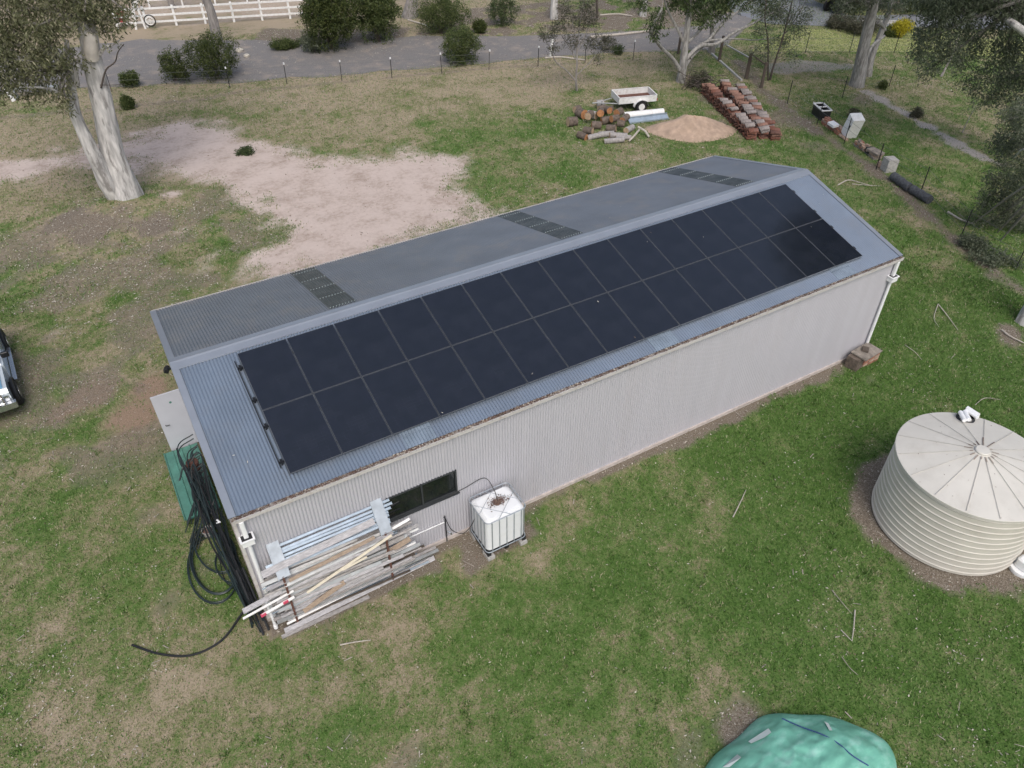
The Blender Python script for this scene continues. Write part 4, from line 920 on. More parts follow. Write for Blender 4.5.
tree('smooth grey gum with many spreading limbs between the trailer and tile rows','gum_tree',tr_,'bark_midgrey',bl,'leaf_gum_green',hub=[(tr_[0][0][-2],.1),(tr_[1][0][-1],.05),(tr_[3][0][-2],.08),(tr_[4][0][-2],.05),(tr_[6][0][-1],.05)],nper=17,leafper=26,ll=.2,lw=.028,spread=.30)
# --- thin sapling
b=G(577,91); y=b.y
tr_=[([b,D(576,80,y),D(577,62,y),D(577,45,y),D(580,25,y),D(582,8,y)],[.07,.06,.05,.035,.025,.015]),
 (L3([(575,80),(566,70),(556,62),(550,48),(544,36)],.1),[.045,.035,.03,.02,.012]),(L3([(576,60),(570,48),(562,36),(556,25)],.2),[.035,.03,.02,.012]),
 (L3([(577,75),(584,68),(592,60),(598,50)],-.1),[.03,.025,.02,.01]),(L3([(577,52),(584,38),(590,22),(592,8)],.1),[.03,.022,.016,.01]),(L3([(577,45),(573,25),(570,8)],0),[.025,.02,.012])]
bl=[(D(u,v,y+dy),r) for (u,v,dy,r) in [(560,25,0,.55),(578,20,.2,.6),(592,18,-.2,.55),(572,40,.1,.5),(548,32,0,.5),(590,42,0,.5),(585,5,0,.5),(565,8,0,.5),(555,48,0,.35),(598,58,0,.3),(606,48,0,.3)]]
tree('thin grey bare-looking sapling standing in front of the white trailer','sapling',tr_,'bark_grey',bl,'leaf_sparse',nper=46,leafper=16,ll=.14,lw=.019,spread=.25,droop=.3)
# --- slender dark-stemmed pair
b=G(770,80); y=b.y
tr_=[([b,D(773,68,y),D(779,50,y),D(785,30,y),D(790,10,y),D(796,-15,y)],[.07,.06,.05,.045,.035,.02]),([b+Vector((-.15,0,0)),D(768,60,y),D(768,40,y),D(765,20,y),D(766,0,y)],[.05,.045,.04,.03,.02]),
 (L3([(783,36),(792,24),(800,12),(806,0)],.1),[.03,.025,.02,.012]),(L3([(775,60),(790,50),(800,42)],.1),[.02,.016,.01])]
bl=[(D(u,v,y+dy),r) for (u,v,dy,r) in [(790,20,0,.75),(775,15,.2,.75),(762,30,.1,.6),(800,30,.0,.6),(784,42,.2,.6),(806,15,0,.5),(770,48,0,.5),(755,50,.3,.4),(795,55,0,.4),(758,12,0,.5),(780,-5,0,.9),(800,-10,0,.8),(764,58,0,.35)]]
tree('slender dark-stemmed tree pair with sparse leaves beside the wooden gate posts','tree',tr_,'bark_dark',bl,'leaf_grey_green',nper=24,leafper=18,ll=.15,lw=.024,spread=.32,droop=.45)
# --- big double trunk, upper right
b=G(857,86); y=b.y
tr_=[([b+Vector((0,0,-.2)),D(859,74,y),D(863,50,y),D(869,25,y),D(873,8,y),D(880,-20,y)],[.48,.38,.32,.29,.27,.2]),
 ([D(868,76,y+.9)+Vector((0,0,-.2)),D(870,62,y+.9),D(876,45,y+.9),D(884,25,y+.9),D(890,8,y+1),D(895,-20,y+1)],[.28,.2,.17,.15,.13,.1]),
 ([D(866,60,y+.2),D(872,46,y+.4),D(884,36,y+.9)],[.07,.08,.08]),([D(885,30,y+.9),D(881,24,y+.7),D(878,22,y+.5)],[.09,.10,.11])]
bl=[(D(u,v,y+dy),r) for (u,v,dy,r) in [(860,5,0,.6),(850,0,.4,.7),(880,2,.5,.6),(893,8,.5,.55),(903,4,.6,.4),(842,5,0,.5),(870,-20,0,1.5),(900,-24,0,1.4),(850,-25,0,1.4)]]
tree('tall gum with two pale leaning trunks beyond the junk line','gum_tree',tr_,'bark_midgrey',bl,'leaf_grey_green',nper=16,leafper=24,ll=.18,lw=.03,spread=.34,hub=[(tr_[0][0][-2],.2),(tr_[1][0][-2],.1)])
# --- drooping tree, upper right corner
hub=[(Vector((36.5,6.5,9.5)),.3),(Vector((35.5,7.2,7.5)),.22),(Vector((36.8,5.2,5.0)),.25)]
tr_=[([Vector((37.5,4.6,0)),Vector((37.2,4.9,2.5)),Vector((36.8,5.2,5.0)),Vector((36.4,6,7.5)),Vector((36.5,6.5,9.5)),Vector((36.2,7,13))],[.5,.4,.36,.3,.24,.12]),
 ([Vector((36.8,5.2,5.0)),D(1015,25,7.0),D(1003,18,8.5),D(992,8,9.6)],[.2,.14,.11,.06])]
bl=[]
for (u,v,yy,r) in [(934,15,9.5,.95),(955,10,9,1.1),(985,15,8.5,1.2),(1010,12,8,1.1),(925,40,9.5,.75),(950,45,9,.85),(975,42,9,.8),(1005,48,8,.9),(922,58,9.5,.5),(940,62,9.5,.5),(928,72,9.7,.38),(962,62,9,.55),(985,70,8.5,.6),(1010,78,8,.8),(968,82,9,.4),(990,95,8.3,.6),(1015,100,7.8,.7),(978,88,8.8,.4),(1020,55,7.5,.9),(1000,85,8,.5),(940,-15,9,1.4),(980,-20,8.5,1.6),(1015,-20,8,1.6),(1040,20,7,1.5),(1040,70,7,1.2),(920,30,9.8,.35),(922,-8,9.8,.8)]:
    bl.append((D(u,v,yy),(r*.95,r*.95,r*.85)))
for (x,yy,z,r) in [(35,7,12,2.2),(33,8,14,2.3),(37,9,14.5,2.4),(36,5,13,2.2),(31.5,5.5,12.5,2.0),(34,4.5,15.5,2.2),(37,7,17,2.2)]: bl.append(((x,yy,z),r))
tree('large drooping grey-green gum filling the upper right corner','gum_tree',tr_,'bark_pale',bl,'leaf_grey_green',nper=20,leafper=28,ll=.17,lw=.024,spread=.36,hub=hub)
# --- nearer drooping tree at the right edge
b=Vector((26.15,-1.75,0))
tr_=[([b+Vector((0,0,-.1)),Vector((26.2,-1.7,1.2)),Vector((26.6,-1.5,3.5)),Vector((27.2,-1.0,6)),Vector((28,-.4,9)),Vector((29.0,1.2,11)),Vector((30.3,3.6,14.5))],[.34,.24,.21,.19,.15,.11,.07]),
     ([Vector((26.9,-1.2,4.8)),D(1030,150,1.6),D(1014,158,2.4)],[.08,.05,.02])]
bl=[]
for (u,v,yy,r) in [(1010,120,3.2,.6),(1000,145,3.5,.55),(1020,150,2.5,.7),(992,180,3.6,.5),(1010,185,3,.7),(985,205,3.4,.5),(1000,215,3,.6),(1020,215,2.4,.7),(975,222,3.5,.35),(990,240,3,.5),(1012,245,2.4,.6),(1018,265,2.1,.45),(1005,165,3.2,.4),(1022,180,2.6,.6),(978,232,3.4,.3),(1030,230,2,.8),(1035,170,2,.9),(1030,120,2.4,.9),(1000,255,2.6,.5),(985,258,2.8,.35),(1008,230,2.8,.5),(1000,198,3.2,.5),(1012,205,2.8,.6),(1022,245,2.2,.6),(996,228,3.1,.5),(990,195,3.4,.45),(1012,140,3,.6)]:
    bl.append((D(u,v,yy),(r*.9,r*.9,r*.8)))
for (x,yy,z,r) in [(29,2.5,11.0,1.6),(30.2,5.0,16.2,2.0),(32,6,17.3,2.0),(31,3.8,17,2.0),(29.2,4.6,14.4,1.5),(33.4,5.2,16.2,1.9),(28.5,1.8,14,1.7),(31.5,5.4,14.4,1.4)]: bl.append(((x,yy,z),r))
tree('drooping grey-green tree rooted at the right edge of the lawn','gum_tree',tr_,'bark_pale',bl,'leaf_grey_green',nper=36,leafper=32,ll=.12,lw=.017,spread=.28,hub=[(Vector((27.2,-1.0,6)),.15),(Vector((28,-.4,9)),.12)])
# --- small trees
def small(u,v,label,name,h,stem,blobs,mat,bark='bark_grey',r0=.05,lean=(0,0),**kw):
    b=G(u,v); tr=[([b,b+Vector((lean[0]*.5,lean[1]*.5,h*.5)),b+Vector((lean[0],lean[1],h))],[r0,r0*.7,r0*.3])]
    return tree(label,name,tr,bark,[(b+Vector(c),r) for c,r in blobs],mat,hub=[(b+Vector((lean[0]*.7,lean[1]*.7,h*.7)),r0)],**kw)
small(941,77,'small leaning tree behind the drooping boughs','tree',1.8,0,[((.6,.3,2.0),.6),((.2,.2,2.3),.6),((1.0,.4,2.4),.6)],'leaf_grey_green',r0=.07,lean=(.9,.2),nper=7,leafper=18,ll=.15,lw=.025)
small(962,133,'thin young sapling beside the gravel path','sapling',1.3,0,[((.4,.1,1.35),.3),((.3,.15,1.1),.25)],'leaf_grey_green',r0=.025,lean=(.4,.1),nper=8,leafper=18,ll=.10,lw=.016)
small(963,133,'','sapling',.1,0,[((0,0,.05),.05)],'leaf_grey_green') if False else None
# far trunks
for (u,v,pts,rad,lab,bark) in [(218,46,[(218,47),(215,30),(211,12),(205,-6),(200,-40)],[.42,.32,.28,.26,.2],'leaning grey trunk behind the white rail fence','bark_grey'),
    (173,8,[(173,9),(170,0),(166,-20)],[.25,.22,.2],'thin grey trunk in the paddock behind the white fence','bark_grey'),
    (410,16,[(410,17),(411,8),(412,-2),(412,-30)],[.65,.5,.4,.33],'thick dark-based trunk behind the big dark shrub','bark_grey'),
    (554,19,[(554,19),(554,5),(555,-20)],[.3,.26,.22],'greenish grey trunk at the top edge above the sapling','bark_pale'),
    (597,20,[(597,20),(597,5),(596,-20)],[.10,.09,.08],'thin dark trunk at the top edge right of the greenish trunk','bark_dark'),
    (643,18,[(643,16),(644,5),(646,-20)],[.28,.24,.2],'short pale stump-like trunk at the top edge above the driveway','bark_pale'),
    (712,53,[(712,53),(712,40),(712,25),(715,5)],[.24,.16,.12,.08],'grey trunk beside the first wooden gate post','bark_grey')]:
    yy=G(*pts[0]).y; P=[D(a,b_,yy) for a,b_ in pts]; P[0].z=-.1; top=P[-1]
    bl=[(top+Vector((RS.uniform(-1.5,1.5),RS.uniform(-1,1),1.5+RS.uniform(0,3))),1.3) for _ in range(4)]
    tree(lab,'tree',[(P,rad)],bark,bl,'leaf_gum_green',nper=3,leafper=12,ll=.22,lw=.04,spread=.45)
def shrub(u,v,rx,rz,label,mat,ry=None,n=46,ll=.11,lw=.022,lump=6,seed=0,name='shrub',droop=-.1,flat=.0,stems=True):
    b=G(u,v); ry=ry or rx; b=b+Vector((.3*ry*.5,.86*ry*.5,0)); t=empty(name,(b.x,b.y,0),label,'shrub'); rs=np.random.RandomState(seed+int(u)); P=[]
    lobes=[(rs.uniform(-.35,.35)*rx,rs.uniform(-.35,.35)*ry,rz*(.5+rs.uniform(-.1,.25)),rs.uniform(.5,.72)) for _ in range(lump)]+[(0,0,rz*.45,.8)]
    for (lx,ly,lz,s) in lobes:
        k=int(n*s); d=rs.normal(0,1,(k,3)); d/=np.linalg.norm(d,axis=1)[:,None]; d*=rs.uniform(.55,1.03,k)[:,None]
        p=d*np.array([rx*s,ry*s,rz*.55*s*1.3])+np.array([b.x+lx,b.y+ly,lz]); p[:,2]=np.maximum(p[:,2],.08); P.append(p)
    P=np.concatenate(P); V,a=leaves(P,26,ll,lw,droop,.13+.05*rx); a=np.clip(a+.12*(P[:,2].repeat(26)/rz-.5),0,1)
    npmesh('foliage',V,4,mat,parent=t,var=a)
    if stems:
        m=MB()
        for k in range(7):
            e=P[rs.randint(len(P))]; m.tube([(b.x+rs.uniform(-.1,.1),b.y+rs.uniform(-.1,.1),0),((b.x+e[0])/2,(b.y+e[1])/2,e[2]*.6),tuple(e)],[.035,.025,.01],5)
        part(m,'stems','bark_dark',t)
    return t
shrub(174,84,1.25,1.7,'dark clipped round shrub beside the larger one on the driveway edge','leaf_shrub')
shrub(216,83,1.8,2.3,'large dark rounded shrub below the white rail fence','leaf_shrub',n=80,lump=8)
shrub(130,88,.6,.75,'small grey-green shrub beside the pale gum trunk','leaf_shrub_light')
shrub(128,110,.35,.6,'small yellowish green shrub on the mulch strip','leaf_shrub_light')
shrub(463,67,1.55,2.05,'conical olive shrub behind the wire fence at mid driveway','leaf_shrub_light',n=80,lump=7)
shrub(443,38,2.2,2.3,'wide light green shrub behind the conical shrub','leaf_shrub_light',n=90,lump=9)
shrub(480,34,.5,.7,'small dark ball shrub between two larger shrubs','leaf_shrub')
shrub(504,28,1.3,1.9,'open green shrub at the top edge right of the ball shrub','leaf_gum_green',n=46)
shrub(332,54,2.1,3.6,'very large dense dark shrub left of centre at the top edge','leaf_shrub',n=120,lump=10,ll=.14,lw=.03)
shrub(380,46,1.9,3.8,'tall dense light-tipped shrub touching the dark one at the top edge','leaf_shrub_light',n=110,lump=10,ll=.14,lw=.03)
shrub(313,54,.9,1.1,'bluish low shrub at the foot of the very large shrub','leaf_grey_green')
shrub(287,50,1.3,.5,'low spreading green ground shrub beside the driveway','leaf_shrub_light',ry=.6)
shrub(900,38,.8,1.0,'bright yellow rounded bush beyond the far lawn','leaf_yellow',n=60)
shrub(868,36,1.6,1.0,'grey-brown wispy bush behind the double trunk','leaf_sparse',n=60)
shrub(893,37,.5,.5,'little green bush beside the yellow bush','leaf_shrub_light')
shrub(845,30,1.3,.6,'low brownish bush on the far lawn edge','leaf_sparse')
shrub(245,156,.5,.2,'small weed growing alone in the bare earth','leaf_gum_green',n=10,name='weed',stems=False,ll=.12)
shrub(608,52,.9,.9,'thin straggly shrub between sapling and driveway','leaf_sparse',n=12)
shrub(620,56,.5,.6,'small straggly green shrub by the driveway picket','leaf_gum_green',n=9)
shrub(885,90,.3,.4,'tuft of grass at the foot of the fence picket by the double trunk','leaf_shrub_light',n=10,name='grass_tuft',stems=False)
shrub(855,118,.3,.4,'weeds standing behind the white cabinet','leaf_sparse',n=8,name='weed',stems=False)
shrub(917,118,.4,.35,'brown grass tuft on the gravel path edge','leaf_sparse',n=10,name='grass_tuft',stems=False)
shrub(1004,268,1.1,.3,'low green weeds along the fence under the drooping tree','leaf_grey_green',n=18,name='weed',stems=False)
shrub(975,250,.6,.35,'weed clump beside the fence picket near the right edge','leaf_grey_green',n=26,name='weed',stems=False)
for k,(u,rz) in enumerate([(800,3.4),(850,3.2),(905,3.6),(950,3.4),(1000,3.8)]):
    shrub(u,(-6 if u<840 else 14),2.6,rz,['dark hedge shrub left of the far road bend','dark hedge shrub behind the parked tractor','dark hedge shrub behind the yellow bush','dark hedge shrub behind the drooping gum','dark hedge shrub at the far right corner'][k],'leaf_shrub',n=90,ll=.2,lw=.05)

# ------------------------------------------------------------------ fences
def strands(m,P,hs,r=.006):
    for h in hs:
        for a,b in zip(P[:-1],P[1:]): m.tube([a+Vector((0,0,h)),(a+b)/2+Vector((0,0,h-.02)),b+Vector((0,0,h))],r,4,caps=False)
def picket_fence(label,pts,h,cap,hs,lean=None):
    P=gp(pts); f=empty('wire_fence',P[len(P)//2],label,'fence'); rs=random.Random(len(pts))
    for p in P:
        m=MB(); d=Vector((rs.uniform(-.05,.05),rs.uniform(-.04,.04),h)); m.box(p+d/2,(.04,.012,h),d.to_track_quat('Z','Y').to_matrix()); m.box(p+d/2+Vector((0,.014,0)),(.012,.03,h),d.to_track_quat('Z','Y').to_matrix())
        q=part(m,'post','dark_metal',f)
        if cap: c=MB(); c.box(p+d,(.07,.07,.10)); part(c,'cap','white_plastic',q)
    m=MB(); strands(m,P,hs); part(m,'wires','wire',f)
picket_fence('wire fence of white-capped steel pickets along the driveway',[(112,92),(230,88),(287,84),(342,81),(392,78),(442,73.5),(489,70),(538,66.5),(585,63),(633,60)],1.15,True,(.3,.65,1.0))
picket_fence('wire fence of dark steel pickets running behind the junk line',[(787,104),(817,125),(844,144),(876,169.5),(920,194),(960,238),(1015,271)],1.3,False,(.35,.75,1.15))
picket_fence('short wire fence of leaning pickets beside the double trunk',[(842,98),(889,86)],1.2,False,(.4,.8))
picket_fence('wire fence of thin pickets in front of the far lawn',[(805,53),(849,53),(894,53),(950,55)],1.3,False,(.1,.5,.9))
# wooden gate posts with diagonal brace
gf=empty('post_fence',G(746,78),'dark wooden strainer posts with a sloping rail and wires','fence')
PW=[G(678,54),G(719,61),G(746,79),G(761,88)]
for p,h,r in zip(PW,(1.3,1.5,1.5,1.45),(.09,.10,.12,.10)):
    m=MB(); m.tube([p,p+Vector((.03,0,h))],[r,r*.85],10); part(m,'post','dark_wood',gf,True)
m=MB(); m.tube([PW[2]+Vector((.03,0,1.42)),PW[3]+Vector((.03,0,1.3))],.05,8); part(m,'rail','dark_wood',gf,True)
m=MB(); strands(m,PW[:3],(.5,1.0)); part(m,'wires','wire',gf)
m=MB(); a,b=G(735,48),G(717,56)
m=MB(); a,b=G(712,50),G(746,80); d=b-a; m.box((a+b)/2+Vector((-.35,0,.04)),(d.length,.12,.10),d.to_track_quat('X','Z').to_matrix()); o=m.build('path_kerb','concrete'); tag(o,'pale edging beam running from the grey trunk to the gate posts','edging')
m=MB(); a,b=G(727,46),G(752,60); d=b-a; m.box((a+b)/2+Vector((0,0,.04)),(d.length,.09,.08),d.to_track_quat('X','Z').to_matrix()); tag(m.build('path_kerb','concrete'),'second pale edging beam right of the first wooden post','edging')
# white rail fence
wf=empty('rail_fence',G(220,26),'white painted three-rail fence with posts at the top left','fence')
A=G(118,29); B=G(318,17); d=(B-A); q=d.to_track_quat('X','Z').to_matrix()
for k in range(8):
    p=A+d*k/7; m=MB(); m.box(p+Vector((0,0,.68)),(.14,.10,1.36),q); part(m,'post','white_paint',wf)
for h in (.35,.78,1.22):
    m=MB(); m.box((A+B)/2+Vector((0,-.07,h)),(d.length,.04,.13),q); part(m,'rail','white_paint',wf)
# second white fence line further back
w2=empty('rail_fence',G(230,8),'second white rail fence further back in the paddock','fence')
A2=G(150,8); B2=G(310,-2); d2=B2-A2; q2=d2.to_track_quat('X','Z').to_matrix()
for k in range(6): m=MB(); m.box(A2+d2*k/5+Vector((0,0,.6)),(.12,.1,1.2),q2); part(m,'post','white_paint',w2)
for h in (.55,1.1): m=MB(); m.box((A2+B2)/2+Vector((0,-.07,h)),(d2.length,.04,.12),q2); part(m,'rail','white_paint',w2)
# white crossed gate posts with wagon wheel and red sign
g0=G(140,29); gq=empty('gate_post',g0,'white crossed gate boards at the left end of the rail fence','gate')
for (dx,tl) in ((-.1,.16),(.25,-.10)):
    m=MB(); m.box(g0+Vector((dx,-.15,1.05)),(.13,.06,2.1),q@Euler((0,tl,0)).to_matrix()); part(m,'board','white_paint',gq)
m=MB(); m.box(g0+Vector((.05,-.2,1.5)),(.13,.05,1.2),q@Euler((0,.75,0)).to_matrix()); part(m,'brace','white_paint',gq)
wc=g0+Vector((.75,-.45,.55)); wh=empty('wagon_wheel',(wc.x,wc.y,0),'wagon wheel leaning against the white gate boards','wheel')
m=MB(); P=[wc+q@Vector((.36*math.cos(2*PI*i/28),0,.36*math.sin(2*PI*i/28))) for i in range(29)]; m.tube(P,.035,6,caps=False); part(m,'tyre','rubber',wh,True)
m=MB(); P=[wc+q@Vector((.25*math.cos(2*PI*i/28),-.05,.25*math.sin(2*PI*i/28))) for i in range(29)]; m.tube(P,.035,6,caps=False)
for k in range(4): v=q@Vector((.23*math.cos(k*PI/4),-.05,.23*math.sin(k*PI/4))); m.tube([wc-v,wc+v],.022,5)
part(m,'rim','white_paint',wh,True)
sg=G(124,27); m=MB(); m.box(sg+Vector((0,-.2,.75)),(.5,.04,.9),q); tag(m.build('sign_board','red_paint'),'faded red board standing beside the white gate boards','board')
# rocks and edging on the driveway
for (u,v,s,lab) in [(240,52,.35,'white rock on the driveway edge right of the dark shrub'),(247,57,.28,'smaller white rock touching the first on the driveway edge')]:
    p=G(u,v); m=MB(); m.rbox(p+Vector((0,0,s*.3)),(s*1.4,s,s*.6),s*.3,Euler((.2,.1,.7))); tag(m.build('rock','leaf_pale',smooth=True),lab,'rock')
for (pts,r,lab) in [([(590,37),(612,35),(640,32),(652,31)],.09,'long pale fallen log edging the far side of the driveway'),([(600,15),(618,14),(632,16)],.06,'short pale log at the top edge behind the driveway'),([(545,58),(560,57),(585,60)],.06,'pale log lying beside the driveway behind the sapling'),([(408,20),(425,25),(432,30)],.06,'curved pale branch at the foot of the dark-based trunk')]:
    m=MB(); P=curve([G(u,v,r) for u,v in pts],3); m.tube(P,[r*(1-.3*i/len(P)) for i in range(len(P))],8); tag(m.build('fallen_log','driftwood',smooth=True),lab,'log')
p=G(551,57); m=MB(); m.box(p+Vector((0,0,.55)),(.12,.10,1.1),Euler((0,.15,0))); tag(m.build('marker_post','white_paint'),'white leaning marker post beside the driveway behind the sapling','post')
# pale garden frame behind the left tree: white furniture glimpsed
p=G(20,100); bn=empty('garden_bench',p,'grey weathered bench glimpsed under the left gum foliage','bench')
m=MB(); m.box(p+Vector((.9,.3,.45)),(2.4,.35,.05),q); part(m,'seat','galv_dull',bn)
for dx in (-.1,1.9):
    m=MB(); m.box(p+Vector((dx,.3,.22)),(.08,.3,.43),q); part(m,'leg','galv_dull',bn)
p=G(14,101); m=MB(); m.tube([p+Vector((0,0,.0)),p+Vector((-.15,.1,.75))],[.12,.10],8); tag(m.build('post_stub','white_paint',smooth=True),'short white post leaning beside the bench at the left edge','post')

# ------------------------------------------------------------------ box trailer
c0,c1,c2,c3=[G(u,v,.78) for u,v in ((609,89),(646,87),(660,95),(622,99.5))]
ctr=(c0+c1+c2+c3)/4; ax=((c1-c0)+(c2-c3)); ax.z=0; ax.normalize(); ay=Vector((-ax.y,ax.x,0)); TRM=Matrix((ax,ay,Vector((0,0,1)))).transposed()
tl=empty('box_trailer',(ctr.x,ctr.y,0),'old white box trailer parked on the grass behind the shed','trailer'); TLn,TWd=2.15,1.30; c_=Vector((ctr.x,ctr.y,0))
def T(x,y,z): return c_+TRM@Vector((x,y,z))
m=MB()
for s in (-1,1): m.box(T(0,s*TWd/2,.62),(TLn,.03,.32),TRM); m.box(T(0,s*TWd/2,.785),(TLn,.06,.03),TRM); m.box(T(s*TLn/2,0,.62),(.03,TWd,.32),TRM); m.box(T(s*TLn/2,0,.785),(.06,TWd-.06,.03),TRM)
part(m,'tray_sides','white_metal',tl)
m=MB(); m.box(T(0,0,.475),(TLn-.04,TWd-.04,.02),TRM); part(m,'tray_floor','rust_steel',tl)
m=MB()
for s in (-1,1): m.tube([T(-TLn/2,s*.45,.42),T(-TLn/2-1.1,0,.40)],.03,6); m.box(T(0,s*.5,.42),(TLn,.05,.07),TRM)
m.tube([T(-TLn/2-1.0,0,.40),T(-TLn/2-1.3,0,.40)],.035,6); part(m,'drawbar','galv_dull',tl)
m=MB(); m.tube([T(-TLn/2-.75,.0,.45),T(-TLn/2-.75,0,.10)],.025,6); m.tube([T(-TLn/2-.75,-.05,.08),T(-TLn/2-.75,.05,.08)],.09,10); part(m,'jockey_wheel','dark_metal',tl)
for s in (-1,1):
    m=MB(); m.tube([T(.15,s*(TWd/2+.10),.30),T(.15,s*(TWd/2+.26),.30)],.30,22); wl=part(m,'wheel','rubber',tl,True)
    m=MB(); m.tube([T(.15,s*(TWd/2+.255),.30),T(.15,s*(TWd/2+.275),.30)],.175,18); m.build('rim','white_paint',wl,True)
    m=MB(); P=[T(.15+.38*math.cos(a),s*(TWd/2+.15),.30+.38*math.sin(a)) for a in [PI*k/8 for k in range(9)]]
    vs=[];
    for k in range(9):
        a=PI*k/8
        for yy in (.02,.27): vs.append(T(.15+.38*math.cos(a)*1.1,s*(TWd/2+yy),.30+.36*math.sin(a)))
    m.add(vs,[(2*k,2*k+2,2*k+3,2*k+1) for k in range(8)]); part(m,'mudguard','white_metal',tl,True)
for s in (-1,1): m=MB(); m.box(T(TLn/2+.02,s*(TWd/2+.0),.55),(.03,.10,.12),TRM); part(m,'tail_light','red_paint',tl)
# rolled white cylinder and galvanised trough beside it
a,b=G(624,116,.2),G(663,112,.2); m=MB(); m.tube([a,b],.20,18); tag(m.build('drum_roll','white_paint',smooth=True),'white cylinder lying on the grass in front of the trailer','cylinder')
a,b=G(629,121.5,.10),G(668,116.5,.10); d=(b-a); Q=d.to_track_quat('X','Z').to_matrix(); m=MB(); m.box((a+b)/2,(d.length,.32,.01),Q@Euler((.5,0,0)).to_matrix()); m.box((a+b)/2+Q@Vector((0,.16,.10)),(d.length,.01,.14),Q); m.box((a+b)/2+Q@Vector((0,-.15,-.05)),(d.length,.01,.08),Q); tag(m.build('metal_flashing','galv_blue'),'bent galvanised sheet lying beside the white cylinder','steel sheet')
# firewood rounds
rn=random.Random(21)
logs=[(572,126,.24,.5,.3),(581,118,.25,.55,-1),(592,119,.22,.5,-.6),(602,114,.24,.4,.4),(596,129,.2,.5,0),(606,124,.2,.55,.2),(611,132,.19,.5,-.3),(618,121,.2,.4,.8),(624,127,.17,.6,1.0),(629,132,.16,.7,.9),(618,138,.14,.9,.1),(606,137,.15,.8,.2),(588,134,.18,.5,-.5),(582,139,.17,.5,-.7),(600,108,.22,.4,.0),(610,113,.16,.5,1.2),(614,127,.18,.45,.5),(620,132,.17,.4,-.2),(594,139,.14,.7,.2),(614,143,.13,1.0,.0),(627,120,.14,.5,.6),(589,124,.2,.4,1.0),(600,121,.19,.45,1.4),(623,140,.12,.8,.15),(577,113,.2,.35,.6),(607,118,.17,.4,2.0)]
for k,(u,v,r,l,a) in enumerate(logs):
    lift=0 if k not in (7,8,16,17,21,22,25) else .28; p=G(u,v)+Vector((0,0,r+lift)); d=Vector((math.cos(a-.5),math.sin(a-.5),rn.uniform(-.1,.15)))*l/2
    bark='log_grey' if k in (9,10,11,14,18,19,23,2) else 'log_bark'; cut='log_cut' if k%3 else 'log_cut_pale'; m=MB(); m.tube([p-d,p-d*.3,p+d*.4,p+d],[r,r*1.04,r*.98,r],12,capmi=1)
    lab={'log_grey':'grey weathered firewood log in the heap beside the trailer','log_bark':'dark-barked firewood round with an orange cut face in the heap beside the trailer' if k%3 else 'dark-barked firewood round with a pale cut face in the heap beside the trailer'}[bark]
    if bark=='log_grey': cut='log_cut_pale'
    tag(m.build('firewood_log',[bark,cut],smooth=True),lab,'log','firewood logs heaped beside the trailer')
m=MB(); P=curve([G(629,141,.1),G(634,136,.3),G(639,130,.35)],3); m.tube(P,.05,7); P=curve([G(649,137,.08),G(645,131,.25),G(638,127,.35)],3); m.tube(P,.055,7); tag(m.build('forked_branch','driftwood',smooth=True),'pale forked branch leaning at the edge of the firewood heap','branch')
# sand heap
c=G(692,131); m=MB(); NA,NR=64,22; vs=[]
for i in range(NR+1):
    r=i/NR
    for j in range(NA):
        a=2*PI*j/NA; x=2.25*r*math.cos(a)*(1+.10*math.cos(2*a+.4)+.05*math.sin(5*a)); y=1.45*r*math.sin(a)*(1+.08*math.sin(3*a)); ca2,sa2=math.cos(-.5),math.sin(-.5)
        X_=c.x+x*ca2-y*sa2; Y_=c.y+x*sa2+y*ca2; nz=float(fbm(np.array([X_*1.6]),np.array([Y_*1.6]),44)[0]-.5)
        z=.74*(1-r**1.7)**1.5*(1+.10*math.sin(2*a+1))+.50*nz*(1-r)+.10*math.sin(a*7+r*9)*r*(1-r) if i<NR else -.05; vs.append((X_,Y_,z))
m.add(vs,[(i*NA+j,(i+1)*NA+j,(i+1)*NA+(j+1)%NA,i*NA+(j+1)%NA) for i in range(NR) for j in range(NA)])
tag(m.build('sand_heap','sand',smooth=True),'low heap of orange-pink sand behind the shed roof','sand heap')
# three rows of stacked roof tiles
tile=MB()
for k in range(6):
    a0,a1=-.165+.055*k,-.165+.055*(k+1); h=lambda a:.030+.026*math.cos(a/.165*PI)
    tile.add([(-.24,a0,h(a0)-.02),(-.24,a1,h(a1)-.02),(.24,a1,h(a1)-.02),(.24,a0,h(a0)-.02),(-.24,a0,h(a0)+.02),(-.24,a1,h(a1)+.02),(.24,a1,h(a1)+.02),(.24,a0,h(a0)+.02)],[(0,1,2,3),(4,7,6,5),(0,4,5,1),(3,2,6,7)]+([(0,3,7,4)] if k==0 else [])+([(1,5,6,2)] if k==5 else []))
tms=[]
for mt in ('terracotta','tile_grey','tile_dark','tile_pink'):
    o=MB(); o.v=list(tile.v); o.f=list(tile.f); o.m=list(tile.m); tms.append(o.build('clay_tile',mt,loc=(0,0,0)))
first=[True]*4; rn=random.Random(2)
